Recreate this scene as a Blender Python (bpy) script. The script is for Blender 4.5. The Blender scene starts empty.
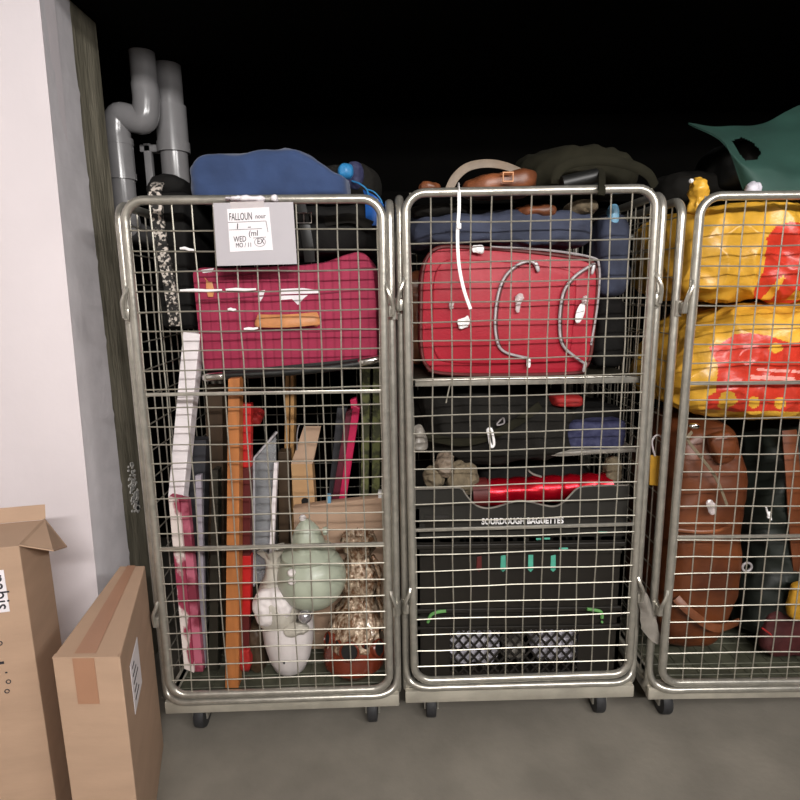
import bpy, bmesh, math, random
from mathutils import Vector, Matrix, noise
from math import sin, cos, pi, radians as R
SC = bpy.context.scene
COL = SC.collection
random.seed(7)

# ------------------------------------------------------------------ camera
F, PITCH, ROLL, CZ = 578.0, 0.1865, 0.0148, 1.45
cp, sp, cr, sr = cos(PITCH), sin(PITCH), cos(ROLL), sin(ROLL)
cam_d = bpy.data.cameras.new('camera'); cam = bpy.data.objects.new('camera', cam_d); COL.objects.link(cam)
cam_d.sensor_width = 36; cam_d.lens = F/800*36; cam_d.clip_start = .05
cam.matrix_world = Matrix.Translation((0, 0, CZ)) @ Matrix.Rotation(pi/2-PITCH, 4, 'X') @ Matrix.Rotation(-ROLL, 4, 'Z')
SC.camera = cam

def P(px, py, Y):
    """world point in the vertical plane at depth Y that the photo shows at px, py"""
    x, y = px-400, py-400
    a, b = x*cr-y*sr, x*sr+y*cr
    d = Vector((a/F, cp+(-b/F)*sp, -sp+(-b/F)*cp))
    return Vector((0, 0, CZ)) + d*(Y/d.y)

# ------------------------------------------------------------------ materials
def mat(name, col, rough=.6, metal=0, noise_amt=.0, scale=20, bump=0, bscale=60, col2=None, stretch=None, trans=0, alpha=1, sheen=0, spec=.5, coat=0, contrast=None):
    m = bpy.data.materials.new(name); m.use_nodes = True
    nt = m.node_tree; b = nt.nodes['Principled BSDF']
    def lin(c): return tuple(((v/12.92) if v <= .04045 else ((v+.055)/1.055)**2.4) for v in (x/255 for x in c))+(1,)
    c = lin(col)
    b.inputs['Base Color'].default_value = c
    b.inputs['Roughness'].default_value = rough; b.inputs['Metallic'].default_value = metal
    b.inputs['Specular IOR Level'].default_value = spec
    if trans: b.inputs['Transmission Weight'].default_value = trans
    if alpha < 1: b.inputs['Alpha'].default_value = alpha
    if sheen: b.inputs['Sheen Weight'].default_value = sheen
    if coat: b.inputs['Coat Weight'].default_value = coat
    tc = nt.nodes.new('ShaderNodeTexCoord'); src = tc.outputs['Object']
    if stretch:
        mp = nt.nodes.new('ShaderNodeMapping'); mp.inputs['Scale'].default_value = stretch
        nt.links.new(src, mp.inputs['Vector']); src = mp.outputs['Vector']
    if noise_amt or col2:
        n = nt.nodes.new('ShaderNodeTexNoise'); n.inputs['Scale'].default_value = scale; n.inputs['Detail'].default_value = 6
        nt.links.new(src, n.inputs['Vector'])
        mx = nt.nodes.new('ShaderNodeMix'); mx.data_type = 'RGBA'
        c2 = lin(col2) if col2 else tuple(v*(1-noise_amt) for v in c[:3])+(1,)
        mx.inputs['A'].default_value = c; mx.inputs['B'].default_value = c2
        rp = nt.nodes.new('ShaderNodeMapRange')
        lo, hi = contrast or (.35, .65)
        rp.inputs['From Min'].default_value = lo; rp.inputs['From Max'].default_value = hi
        nt.links.new(n.outputs['Fac'], rp.inputs['Value']); nt.links.new(rp.outputs['Result'], mx.inputs['Factor'])
        nt.links.new(mx.outputs['Result'], b.inputs['Base Color'])
    if bump:
        n2 = nt.nodes.new('ShaderNodeTexNoise'); n2.inputs['Scale'].default_value = bscale; n2.inputs['Detail'].default_value = 4
        nt.links.new(src, n2.inputs['Vector'])
        bp = nt.nodes.new('ShaderNodeBump'); bp.inputs['Strength'].default_value = bump; bp.inputs['Distance'].default_value = .01
        nt.links.new(n2.outputs['Fac'], bp.inputs['Height']); nt.links.new(bp.outputs['Normal'], b.inputs['Normal'])
    return m

def stripes(name, col, col2, axis='X', scale=60, rough=.7, sharp=(.75, .95)):
    m = mat(name, col, rough); nt = m.node_tree; b = nt.nodes['Principled BSDF']
    tc = nt.nodes.new('ShaderNodeTexCoord'); w = nt.nodes.new('ShaderNodeTexWave')
    w.bands_direction = axis; w.inputs['Scale'].default_value = scale; w.inputs['Distortion'].default_value = .6; w.inputs['Detail'].default_value = 1
    nt.links.new(tc.outputs['Object'], w.inputs['Vector'])
    rp = nt.nodes.new('ShaderNodeMapRange'); rp.inputs['From Min'].default_value = sharp[0]; rp.inputs['From Max'].default_value = sharp[1]
    nt.links.new(w.outputs['Fac'], rp.inputs['Value'])
    mx = nt.nodes.new('ShaderNodeMix'); mx.data_type = 'RGBA'
    t = mat('_t', col2); mx.inputs['A'].default_value = b.inputs['Base Color'].default_value
    mx.inputs['B'].default_value = t.node_tree.nodes['Principled BSDF'].inputs['Base Color'].default_value
    bpy.data.materials.remove(t)
    nt.links.new(rp.outputs['Result'], mx.inputs['Factor']); nt.links.new(mx.outputs['Result'], b.inputs['Base Color'])
    bp = nt.nodes.new('ShaderNodeBump'); bp.inputs['Strength'].default_value = .2; bp.inputs['Distance'].default_value = .003; bp.invert = True
    nt.links.new(rp.outputs['Result'], bp.inputs['Height']); nt.links.new(bp.outputs['Normal'], b.inputs['Normal'])
    return m

M = dict(
 plaster=mat('painted plaster', (226, 217, 220), .75, noise_amt=.06, scale=3, bump=.08, bscale=30),
 plaster_side=mat('painted plaster rough', (228, 222, 225), .8, noise_amt=.12, scale=9, bump=.15, bscale=25),
 timber=mat('dark weathered timber', (138, 131, 114), .85, col2=(98, 93, 78), scale=6, stretch=(3, 3, .5), bump=.5, bscale=25),
 pvc=mat('grey drain plastic', (138, 136, 137), .2, noise_amt=.12, scale=12),
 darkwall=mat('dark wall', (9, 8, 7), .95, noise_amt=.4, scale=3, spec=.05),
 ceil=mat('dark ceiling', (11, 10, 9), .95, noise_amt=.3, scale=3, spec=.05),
 floor=mat('concrete floor', (128, 122, 112), .8, noise_amt=.25, scale=5, bump=.1),
 roomwall=mat('room wall', (205, 200, 196), .8, noise_amt=.05, scale=3),
 zinc=mat('galvanised steel', (186, 182, 172), .30, .7, noise_amt=.22, scale=35, bump=.05, bscale=80),
 wire=mat('zinc wire', (180, 175, 162), .38, .6, noise_amt=.22, scale=40),
 plate=mat('base sheet steel', (184, 178, 164), .5, .3, noise_amt=.3, scale=10),
 sheetfloor=mat('dark floor sheet', (92, 92, 76), .6, .2, noise_amt=.45, scale=14),  # darker tone than the base sheet, for the floor inside the cage
 rubber=mat('wheel rubber', (40, 40, 42), .6),
 card=mat('cardboard', (178, 148, 124), .8, noise_amt=.10, scale=5, bump=.06, bscale=20, stretch=(1, 1, 4)),
 card2=mat('cardboard light', (186, 146, 104), .8, noise_amt=.12, scale=6),
 tape=mat('brown tape', (164, 122, 96), .45, noise_amt=.08, scale=8),
 paper=mat('white paper', (234, 228, 232), .7, noise_amt=.05, scale=20),
 ink=mat('black ink', (40, 38, 44), .7),
 signgrey=mat('grey plastic sheet', (178, 173, 178), .45, noise_amt=.05, scale=8),
 crimson=stripes('crimson striped cloth', (152, 38, 70), (138, 30, 61), 'X', 12, .8),
 crimson_d=mat('crimson seam', (118, 18, 50), .7),
 leather=mat('tan leather', (206, 140, 88), .5, noise_amt=.2, scale=30, bump=.1),
 leather_d=mat('brown leather', (140, 82, 50), .42, col2=(96, 54, 32), scale=7, bump=.2, bscale=14),
 leather_bag=mat('chestnut leather', (112, 60, 31), .42, col2=(76, 37, 18), scale=6, bump=.25, bscale=12),
 blackcase=mat('black case', (26, 27, 26), .45, noise_amt=.3, scale=10),
 blackfab=mat('black fabric', (24, 23, 22), .85, noise_amt=.4, scale=12, bump=.3, bscale=25, spec=.2),
 charcoal=mat('dark charcoal fabric', (29, 27, 24), .85, noise_amt=.3, scale=12, bump=.3, bscale=22, spec=.2),
 olive=mat('dark olive fabric', (38, 36, 26), .9, noise_amt=.35, scale=9, bump=.3, bscale=18, spec=.15),
 blue=mat('blue fleece', (48, 70, 112), .85, noise_amt=.22, scale=10, bump=.3, bscale=22, sheen=.2),
 sky=mat('bright blue nylon', (48, 130, 186), .45, noise_amt=.15, scale=20),
 royal=mat('royal blue nylon', (24, 84, 160), .5, noise_amt=.15, scale=20),
 denim=mat('dark denim', (58, 64, 84), .85, noise_amt=.35, scale=14, bump=.35, bscale=25),
 navy=mat('navy print cloth', (30, 32, 66), .8, col2=(54, 56, 86), scale=50, bump=.2),
 red=mat('red suitcase nylon', (164, 16, 40), .55, noise_amt=.10, scale=14, bump=.08, bscale=120),
 redpanel=mat('red painted panel', (190, 30, 30), .5, noise_amt=.12, scale=12),
 redband=mat('dark red band', (86, 22, 20), .6),
 redcloth=mat('red cloth', (164, 28, 26), .7, noise_amt=.3, scale=20),
 redmetal=mat('shiny red foil', (186, 10, 32), .24, .6, noise_amt=.15, scale=18, bump=.12, bscale=16),
 zip=mat('grey zip', (178, 172, 174), .4, .3, noise_amt=.2, scale=60),
 chrome=mat('chrome', (215, 213, 208), .15, 1),
 black=mat('black plastic', (24, 24, 23), .45, noise_amt=.25, scale=12),
 crate=mat('black crate plastic', (36, 34, 30), .55, noise_amt=.18, scale=8, spec=.35),
 crate2=mat('brownish black crate plastic', (30, 26, 21), .55, noise_amt=.25, scale=8, spec=.35),
 teal=mat('teal mark', (82, 172, 148), .5, noise_amt=.15, scale=60),
 green=mat('green plastic', (96, 150, 84), .4),
 white=mat('white plastic', (240, 238, 238), .45),
 canvas=mat('white canvas', (232, 224, 226), .8, noise_amt=.05, scale=30),
 cream=mat('cream canvas', (224, 212, 202), .8, noise_amt=.08, scale=30),
 pinkart=mat('pink splashed canvas', (222, 208, 202), .7, col2=(150, 52, 76), scale=9, contrast=(.53, .57), stretch=(1, 1, .6)),
 pinkart2=mat('deep pink painted canvas', (120, 40, 58), .7, col2=(180, 96, 116), scale=9, contrast=(.5, .6)),
 slate=mat('slate board', (52, 52, 57), .6, noise_amt=.2, scale=8),
 lavender=mat('lavender grey board', (168, 160, 170), .6, noise_amt=.1, scale=8),
 darkboard=mat('dark varnished board', (50, 48, 40), .35, noise_amt=.3, scale=6),
 brownboard=mat('dark brown board', (70, 52, 34), .6, noise_amt=.3, scale=8, stretch=(4, 4, .6)),
 orangewood=mat('orange varnished pine', (178, 112, 62), .42, noise_amt=.22, scale=9, stretch=(5, 5, .5)),
 palewood=mat('pale stick wood', (176, 132, 80), .6, noise_amt=.2, scale=12, stretch=(5, 5, .5)),
 film=mat('clear wrapping film', (190, 192, 196), .08, noise_amt=.3, scale=18, bump=1, bscale=22, alpha=.36),
 greyframe=mat('grey picture', (58, 57, 58), .5, noise_amt=.35, scale=12),
 silverrod=mat('silver edge', (200, 198, 202), .35, .3),
 magenta=mat('magenta lacquer', (200, 30, 84), .4, noise_amt=.15, scale=20),
 wine=mat('dark wine cloth', (70, 20, 20), .8, noise_amt=.3, scale=14),
 oxblood=mat('oxblood board', (96, 22, 42), .5, noise_amt=.2, scale=20),
 leaf=mat('olive leaf pattern cloth', (98, 102, 58), .7, col2=(58, 60, 36), scale=32, contrast=(.45, .55)),
 celadon=mat('celadon glaze', (168, 174, 156), .42, noise_amt=.10, scale=25, coat=.2),
 ceramic=mat('chalky white ceramic', (222, 214, 212), .55, noise_amt=.10, scale=18, bump=.15, bscale=25),
 greyceramic=mat('pale grey ceramic', (186, 180, 168), .5, noise_amt=.16, scale=16, bump=.2, bscale=25),
 bauble=mat('silver bauble', (176, 172, 176), .22, .7),
 terracotta=mat('glazed terracotta', (112, 46, 28), .25, noise_amt=.3, scale=15, coat=.3),
 drip=mat('cream and brown drip glaze', (196, 176, 152), .16, .25, col2=(112, 80, 56), scale=70, contrast=(.36, .6), bump=1, bscale=75, coat=.5, stretch=(1, 1, .6)),
 dark=mat('hollow shade', (14, 12, 11), .9),  # near-black colour stands for the shade inside openings
 tanstrap=mat('greyish tan strap', (132, 116, 100), .6, noise_amt=.2, scale=30),
 beige=mat('beige plush', (118, 105, 84), .9, noise_amt=.25, scale=30, bump=.5, bscale=60),
 greymesh=mat('grey plastic wrap', (140, 134, 126), .4, noise_amt=.25, scale=14, bump=.5, bscale=25),
 yellow=mat('yellow woven bag', (226, 172, 60), .34, noise_amt=.25, scale=8, bump=.6, bscale=16),
 printred=mat('red bag print', (206, 58, 40), .36, noise_amt=.15, scale=9, bump=.6, bscale=16),
 printpink=mat('pale pink bag lettering', (236, 160, 150), .45),
 ochre=mat('ochre card', (184, 136, 34), .6, noise_amt=.2, scale=20),
 tarp=mat('dark green tarpaulin', (36, 70, 61), .7, noise_amt=.25, scale=6, bump=.25, bscale=14),
 darkgreen=mat('dark green nylon', (24, 31, 25), .6, noise_amt=.35, scale=8, bump=.4, bscale=14),
 lilac=mat('lilac white plastic bag', (206, 202, 212), .5, noise_amt=.2, scale=30, bump=.5, bscale=40),
 patstrap=mat('patterned strap', (200, 190, 180), .6, col2=(28, 26, 24), scale=95, contrast=(.44, .50)),
 fleck=mat('flaked white paint', (214, 210, 205), .7, noise_amt=.2, scale=90),
 bluemark=mat('pale blue bottle', (110, 160, 190), .4),
 clear=mat('clear plastic', (225, 215, 215), .15, alpha=.55),
)

# ------------------------------------------------------------------ mesh helpers
def tag(o, label=None, cat=None, group=None, kind=None):
    if label: o['label'] = label
    if cat: o['category'] = cat
    if group: o['group'] = group
    if kind: o['kind'] = kind
    return o
def thing(name, label, cat, loc, group=None):
    o = bpy.data.objects.new(name, None); COL.objects.link(o); o.location = loc; o.empty_display_size = .05
    return tag(o, label, cat, group)
def wloc(o):
    v = Vector((0, 0, 0))
    while o: v = v+o.location; o = o.parent
    return v
def obj(name, bm, m, parent=None, smooth=True, mats=None):
    me = bpy.data.meshes.new(name)
    bm.normal_update()
    if parent: base = wloc(parent)+Vector((0, 0, 0)); off = base
    else:
        xs = [v.co for v in bm.verts]
        off = Vector((sum((min(c[i] for c in xs), max(c[i] for c in xs)))/2 for i in range(2)))if False else Vector(((min(c.x for c in xs)+max(c.x for c in xs))/2, (min(c.y for c in xs)+max(c.y for c in xs))/2, min(c.z for c in xs)))
    for v in bm.verts: v.co -= off
    bm.to_mesh(me); bm.free()
    for mm in (mats or [m]): me.materials.append(M[mm] if isinstance(mm, str) else mm)
    if smooth:
        for p in me.polygons: p.use_smooth = True
        me.set_sharp_from_angle(angle=R(38))
    o = bpy.data.objects.new(name, me); COL.objects.link(o)
    if parent: o.parent = parent
    else: o.location = off
    return o
NB = bmesh.new
def box(bm, c, s, rot=None, bev=0, seg=2):
    c = Vector(c); t = bmesh.new()
    bmesh.ops.create_cube(t, size=1)
    for v in t.verts: v.co = Vector((v.co.x*s[0], v.co.y*s[1], v.co.z*s[2]))
    if bev: bmesh.ops.bevel(t, geom=t.edges[:], offset=bev, segments=seg, affect='EDGES', profile=.5)
    mt = Matrix.Translation(c) @ (rot.to_4x4() if rot else Matrix())
    bmesh.ops.transform(t, matrix=mt, verts=t.verts)
    merge(bm, t); return bm
def merge(bm, t, mi=None):
    vm = {v: bm.verts.new(v.co) for v in t.verts}
    for f in t.faces:
        try:
            nf = bm.faces.new([vm[v] for v in f.verts]); nf.material_index = f.material_index if mi is None else mi
        except ValueError: pass
    t.free()
def hexa(bm, q, bev=0):
    """box from 8 points: front quad (tl,tr,br,bl) then back quad"""
    t = bmesh.new(); v = [t.verts.new(p) for p in q]
    for idx in ((0, 1, 2, 3), (5, 4, 7, 6), (4, 0, 3, 7), (1, 5, 6, 2), (4, 5, 1, 0), (3, 2, 6, 7)): t.faces.new([v[i] for i in idx])
    bmesh.ops.recalc_face_normals(t, faces=t.faces)
    if bev: bmesh.ops.bevel(t, geom=t.edges[:], offset=bev, segments=2, affect='EDGES', profile=.5)
    merge(bm, t); return bm
def pbox(bm, tl, tr, br, bl, Y, depth, bev=0, dx=0):
    f = [P(*p, Y) for p in (tl, tr, br, bl)]
    return hexa(bm, f+[p+Vector((dx, depth, 0)) for p in f], bev)
def fbox(bm, x0, y0, x1, y1, Y, depth, bev=0, dx=0):
    a, b = P(x0, y0, Y), P(x1, y1, Y)
    return hexa(bm, [Vector(q) for q in ((a.x, Y, a.z), (b.x, Y, a.z), (b.x, Y, b.z), (a.x, Y, b.z))]+[Vector((q[0]+dx, Y+depth, q[1])) for q in ((a.x, a.z), (b.x, a.z), (b.x, b.z), (a.x, b.z))], bev)
def prism(bm, pts, ext, bev=0):
    """polygon of world points extruded by vector ext"""
    t = bmesh.new(); ext = Vector(ext)
    a = [t.verts.new(p) for p in pts]; b = [t.verts.new(Vector(p)+ext) for p in pts]
    n = len(pts); t.faces.new(a); t.faces.new(b[::-1])
    for i in range(n): t.faces.new((a[i], b[i], b[(i+1) % n], a[(i+1) % n]))
    bmesh.ops.recalc_face_normals(t, faces=t.faces)
    if bev: bmesh.ops.bevel(t, geom=t.edges[:], offset=bev, segments=2, affect='EDGES', profile=.5)
    merge(bm, t); return bm
def catmull(pts, n=6, cyc=False):
    pts = [Vector(p) for p in pts]; out = []; N = len(pts)
    for i in range(N if cyc else N-1):
        p0 = pts[(i-1) % N] if (cyc or i) else pts[0]; p1 = pts[i]; p2 = pts[(i+1) % N]
        p3 = pts[(i+2) % N] if (cyc or i+2 < N) else pts[-1]
        for k in range(n):
            t = k/n
            out.append(.5*((2*p1)+(p2-p0)*t+(2*p0-5*p1+4*p2-p3)*t*t+(3*p1-p0-3*p2+p3)*t**3))
    if not cyc: out.append(pts[-1])
    return out
def tube(bm, pts, r, sides=8, cyc=False, flat=None, cap=True):
    """swept tube; flat=(w,h) gives a strap with w along the frame normal"""
    pts = [Vector(p) for p in pts]; N = len(pts); rings = []
    ref = None
    for i, p in enumerate(pts):
        a = pts[(i-1) % N] if (cyc or i) else pts[i]; b = pts[(i+1) % N] if (cyc or i < N-1) else pts[i]
        t = (b-a).normalized()
        if ref is None: ref = Vector((0, 1, 0)) if abs(t.y) < .9 else Vector((1, 0, 0))
        u = (ref-t*ref.dot(t))
        if u.length < 1e-5: u = t.orthogonal()
        u.normalize(); w = t.cross(u); ref = u
        rr = r[i] if isinstance(r, (list, tuple)) else r
        ra, rb = (flat[0]/2, flat[1]/2) if flat else (rr, rr)
        rings.append([bm.verts.new(p+u*cos(2*pi*k/sides+pi/sides)*ra+w*sin(2*pi*k/sides+pi/sides)*rb) for k in range(sides)])
    for i in range(N if cyc else N-1):
        A, B = rings[i], rings[(i+1) % N]
        for k in range(sides): bm.faces.new((A[k], A[(k+1) % sides], B[(k+1) % sides], B[k]))
    if cap and not cyc: bm.faces.new(rings[0][::-1]); bm.faces.new(rings[-1])
    return bm
def lathe(bm, prof, c, n=40, rot=None, mod=None):
    """prof: (radius, height) list; mod(r,ang,z) -> r"""
    c = Vector(c); rings = []
    for r, z in prof:
        ring = []
        for k in range(n):
            a = 2*pi*k/n; rr = mod(r, a, z) if mod else r
            v = Vector((rr*cos(a), rr*sin(a), z))
            if rot: v = rot @ v
            ring.append(bm.verts.new(c+v))
        rings.append(ring)
    for A, B in zip(rings, rings[1:]):
        for k in range(n): bm.faces.new((A[k], A[(k+1) % n], B[(k+1) % n], B[k]))
    bm.faces.new(rings[0][::-1]); bm.faces.new(rings[-1])
    return bm
def blob(bm, c, s, e=.35, amp=.012, fr=7, seed=0, res=26, rot=None, fn=None, crease=.5):
    """soft stuffed shape: rounded box (e small = boxy, 1 = ellipsoid) with folds"""
    c = Vector(c); t = bmesh.new()
    bmesh.ops.create_cube(t, size=2)
    bmesh.ops.subdivide_edges(t, edges=t.edges[:], cuts=res, use_grid_fill=True)
    for v in t.verts:
        p = v.co.copy(); q = p.normalized()
        # superellipsoid radius
        n = 2/max(e, .05)
        k = (abs(q.x)**n+abs(q.y)**n+abs(q.z)**n)**(-1/n)
        q = q*k
        w = Vector((q.x*s[0]/2, q.y*s[1]/2, q.z*s[2]/2))
        if fn: w = fn(w, q)
        o = Vector((seed*3.1, seed*1.7, seed*.9))
        a = noise.noise(w*fr+o)*amp
        b = (1-abs(noise.noise(w*fr*1.9+o*2)*2))*amp*crease
        cc = noise.noise(w*fr*4.5+o)*amp*.25
        nn = Vector((q.x/s[0], q.y/s[1], q.z/s[2])).normalized()
        w += nn*(a+b*.7+cc)
        if rot: w = rot @ w
        v.co = c+w
    merge(bm, t); return bm
def pblob(bm, x0, y0, x1, y1, Y, depth, **k):
    a, b = P(x0, y0, Y), P(x1, y1, Y)
    return blob(bm, ((a.x+b.x)/2, Y+depth/2, (a.z+b.z)/2), (abs(b.x-a.x), depth, abs(a.z-b.z)), **k)
def sheet(bm, rows, th=.004, sub=6):
    """smooth cloth through a grid of points, given real thickness"""
    rows = [catmull(r, sub) for r in rows]
    cols = list(zip(*rows)); cols = [catmull(c, sub) for c in cols]
    t = bmesh.new(); g = [[t.verts.new(p) for p in c] for c in cols]
    for i in range(len(g)-1):
        for j in range(len(g[0])-1): t.faces.new((g[i][j], g[i+1][j], g[i+1][j+1], g[i][j+1]))
    bmesh.ops.recalc_face_normals(t, faces=t.faces)
    bmesh.ops.solidify(t, geom=t.faces[:], thickness=th)
    merge(bm, t); return bm
def text(name, s, m, parent, loc, size, rot=(pi/2, 0, 0), th=.0008, shear=0, w=None, bold=0):
    cu = bpy.data.curves.new(name, 'FONT'); cu.body = s; cu.size = size; cu.extrude = th; cu.shear = shear; cu.align_x = 'LEFT'; cu.offset = bold
    cu.resolution_u = 3
    tmp = bpy.data.objects.new('_t', cu); COL.objects.link(tmp)
    dg = bpy.context.evaluated_depsgraph_get(); me = bpy.data.meshes.new_from_object(tmp.evaluated_get(dg))
    bpy.data.objects.remove(tmp); bpy.data.curves.remove(cu)
    if w:
        xs = [v.co.x for v in me.vertices]; k = w/(max(xs)-min(xs)); x0 = min(xs)
        for v in me.vertices: v.co.x = (v.co.x-x0)*k
    me.materials.clear(); me.materials.append(M[m]); me.name = name
    from mathutils import Euler
    mt = Matrix.Translation(Vector(loc)-wloc(parent)) @ Euler(rot).to_matrix().to_4x4()
    me.transform(mt)
    o = bpy.data.objects.new(name, me); COL.objects.link(o); o.parent = parent
    return o
def inpoly(x, y, poly):
    c = False; j = len(poly)-1
    for i in range(len(poly)):
        (xi, yi), (xj, yj) = poly[i], poly[j]
        if (yi > y) != (yj > y) and x < (xj-xi)*(y-yi)/(yj-yi)+xi: c = not c
        j = i
    return c
def rz(d): return Matrix.Rotation(R(d), 3, 'Z')
def ry(d): return Matrix.Rotation(R(d), 3, 'Y')
def rx(d): return Matrix.Rotation(R(d), 3, 'X')
# ------------------------------------------------------------------ the room
def struct(name, bm, m, smooth=False): return tag(obj(name, bm, m, None, smooth), kind='structure')
PX = P(98, 600, 1.75).x                      # right-hand edge of the white pillar
struct('floor', box(NB(), (.45, .5, -.05), (4.3, 5.8, .1)), 'floor')
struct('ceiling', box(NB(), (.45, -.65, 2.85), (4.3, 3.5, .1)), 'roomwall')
struct('shade_soffit', box(NB(), (.45, 2.25, 2.63), (4.3, 2.3, .54)), 'ceil')     # added soffit over the cages, keeps lamp light off the back wall
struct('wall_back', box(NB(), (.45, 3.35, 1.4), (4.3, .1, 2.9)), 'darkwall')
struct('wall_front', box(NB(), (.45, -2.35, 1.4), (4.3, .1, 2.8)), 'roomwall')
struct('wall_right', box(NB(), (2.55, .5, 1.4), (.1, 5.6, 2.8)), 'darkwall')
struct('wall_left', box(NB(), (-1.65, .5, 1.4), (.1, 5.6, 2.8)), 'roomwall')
# ledge on the back wall
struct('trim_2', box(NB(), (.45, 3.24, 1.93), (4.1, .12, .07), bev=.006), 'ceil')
# pillar: painted front, ragged plaster side, then bare dark timber
SH = lambda z: (z-.55)*.020+.004
bm = NB(); hexa(bm, [Vector(q) for q in ((-1.6, 1.75, 2.36), (PX+SH(2.36), 1.75, 2.36), (PX+SH(0), 1.75, 0), (-1.6, 1.75, 0), (-1.6, 1.85, 2.36), (PX+SH(2.36)-.012, 1.85, 2.36), (PX+SH(0)-.012, 1.85, 0), (-1.6, 1.85, 0))]); struct('wall_left.001', bm, 'plaster')
Yp = 1.98
bm = NB(); prev = None
for i in range(119):
    z = i*.02; y = Yp+noise.noise(Vector((z*9, 1, 0)))*.005+(.006 if i % 13 == 0 else 0)
    cur = [bm.verts.new((PX+.0015+SH(z), 1.7495, z)), bm.verts.new((PX+.0015, y, z)), bm.verts.new((PX-.01, y+.004, z))]
    if prev:
        for k in (0, 1): bm.faces.new((prev[k], prev[k+1], cur[k+1], cur[k]))
    prev = cur
bmesh.ops.recalc_face_normals(bm, faces=bm.faces)
struct('wall_left.002', bm, 'plaster_side')
bm = NB(); box(bm, (PX-.12, 2.06, 1.18), (.22, .22, 2.36), bev=.004); box(bm, (PX-.03, 2.0, 1.18), (.05, .05, 2.36), bev=.01)
struct('trim_3', bm, 'timber')
# flaked white painted lettering remains on the timber
bm = NB(); random.seed(3)
za, zb = P(123, 470, 2.0).z, P(129, 522, 2.0).z
for i in range(60):
    t = i/60; z = za+(zb-za)*t+random.uniform(-.006, .006); y = 2.085+.012*sin(i*1.3)+random.uniform(-.022, .022)*(.5+t)
    n = random.randint(4, 6); r = random.uniform(.004, .011)*(.6+.6*t)
    prism(bm, [(PX-.009, y+r*1.2*cos(2*pi*k/n), z+r*sin(2*pi*k/n)*random.uniform(.6, 1.2)) for k in range(n)], (.003, 0, 0))
o = obj('sticker', bm, 'fleck', None, False); tag(o, 'flaked white lettering remains stuck on the dark timber post', 'sticker')

# drain pipes in the corner behind the pillar
def pipe_col(px, py):
    return P(px, py, 2.42)
t = thing('drain_pipe', 'grey drain pipe with a swan neck bend, next to the timber post', 'pipe', (pipe_col(122, 190).x, 2.42, 1.5))
a = pipe_col(123, 190); x1 = a.x
q = lambda px, py, Y=2.42: P(px, py, Y)
zb = q(123, 130).z
bm = NB(); ze = q(126, 225).z; tube(bm, [(x1, 2.42, zb-.02)]+catmull([(x1, 2.42, ze+.06), (x1, 2.44, ze+.01), (x1-.01, 2.50, ze-.02), (x1-.02, 3.305, ze-.05)], 8), .048, 24); obj('pipe', bm, 'pvc', t)
b2 = q(147, 112); top = 2.36
bm = NB(); tube(bm, catmull([(x1, 2.42, zb-.06), (x1, 2.42, zb), (x1+.018, 2.42, zb+.05), (b2.x-.02, 2.42, b2.z-.03), (b2.x, 2.42, b2.z+.03), (b2.x, 2.42, b2.z+.1)], 8), .050, 24); obj('bend', bm, 'pvc', t)
bm = NB(); tube(bm, [(b2.x, 2.42, b2.z+.08), (b2.x, 2.42, top)], .048, 24); obj('pipe', bm, 'pvc', t)
bm = NB()
for py in (142, 177):
    z = q(123, py).z; tube(bm, [(x1, 2.42, z-.012), (x1, 2.42, z+.012)], .056, 24)
tube(bm, [(x1, 2.42, q(123, 176).z), (x1, 2.42, q(123, 142).z)], .0535, 24)
obj('collar', bm, 'pvc', t)
x2 = q(173, 140, 2.55).x
t = thing('drain_pipe', 'straight grey drain pipe standing right of the swan neck pipe', 'pipe', (x2, 2.55, 1.5))
bm = NB(); ze = q(173, 205, 2.55).z; tube(bm, [(x2, 2.55, 2.36)]+catmull([(x2, 2.55, ze+.06), (x2, 2.57, ze+.01), (x2, 2.63, ze-.02), (x2, 3.305, ze-.05)], 8), .054, 24); obj('pipe', bm, 'pvc', t)
bm = NB(); zc = q(173, 148, 2.55).z
tube(bm, [(x2, 2.55, zc-.02), (x2, 2.55, zc+.02)], .066, 24); tube(bm, [(x2, 2.55, zc+.0), (x2, 2.55, q(173, 106, 2.55).z)], .062, 24); obj('collar', bm, 'pvc', t)
bm = NB(); box(bm, (x2-.09, 2.57, zc), (.10, .05, .03), bev=.005); box(bm, (x2-.14, 2.6, zc), (.02, 1.4-.0, .03), bev=.003) if False else None
box(bm, (x2-.11, 2.56, zc-.15), (.03, .03, .34), bev=.004); obj('bracket', bm, 'pvc', t)

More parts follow.
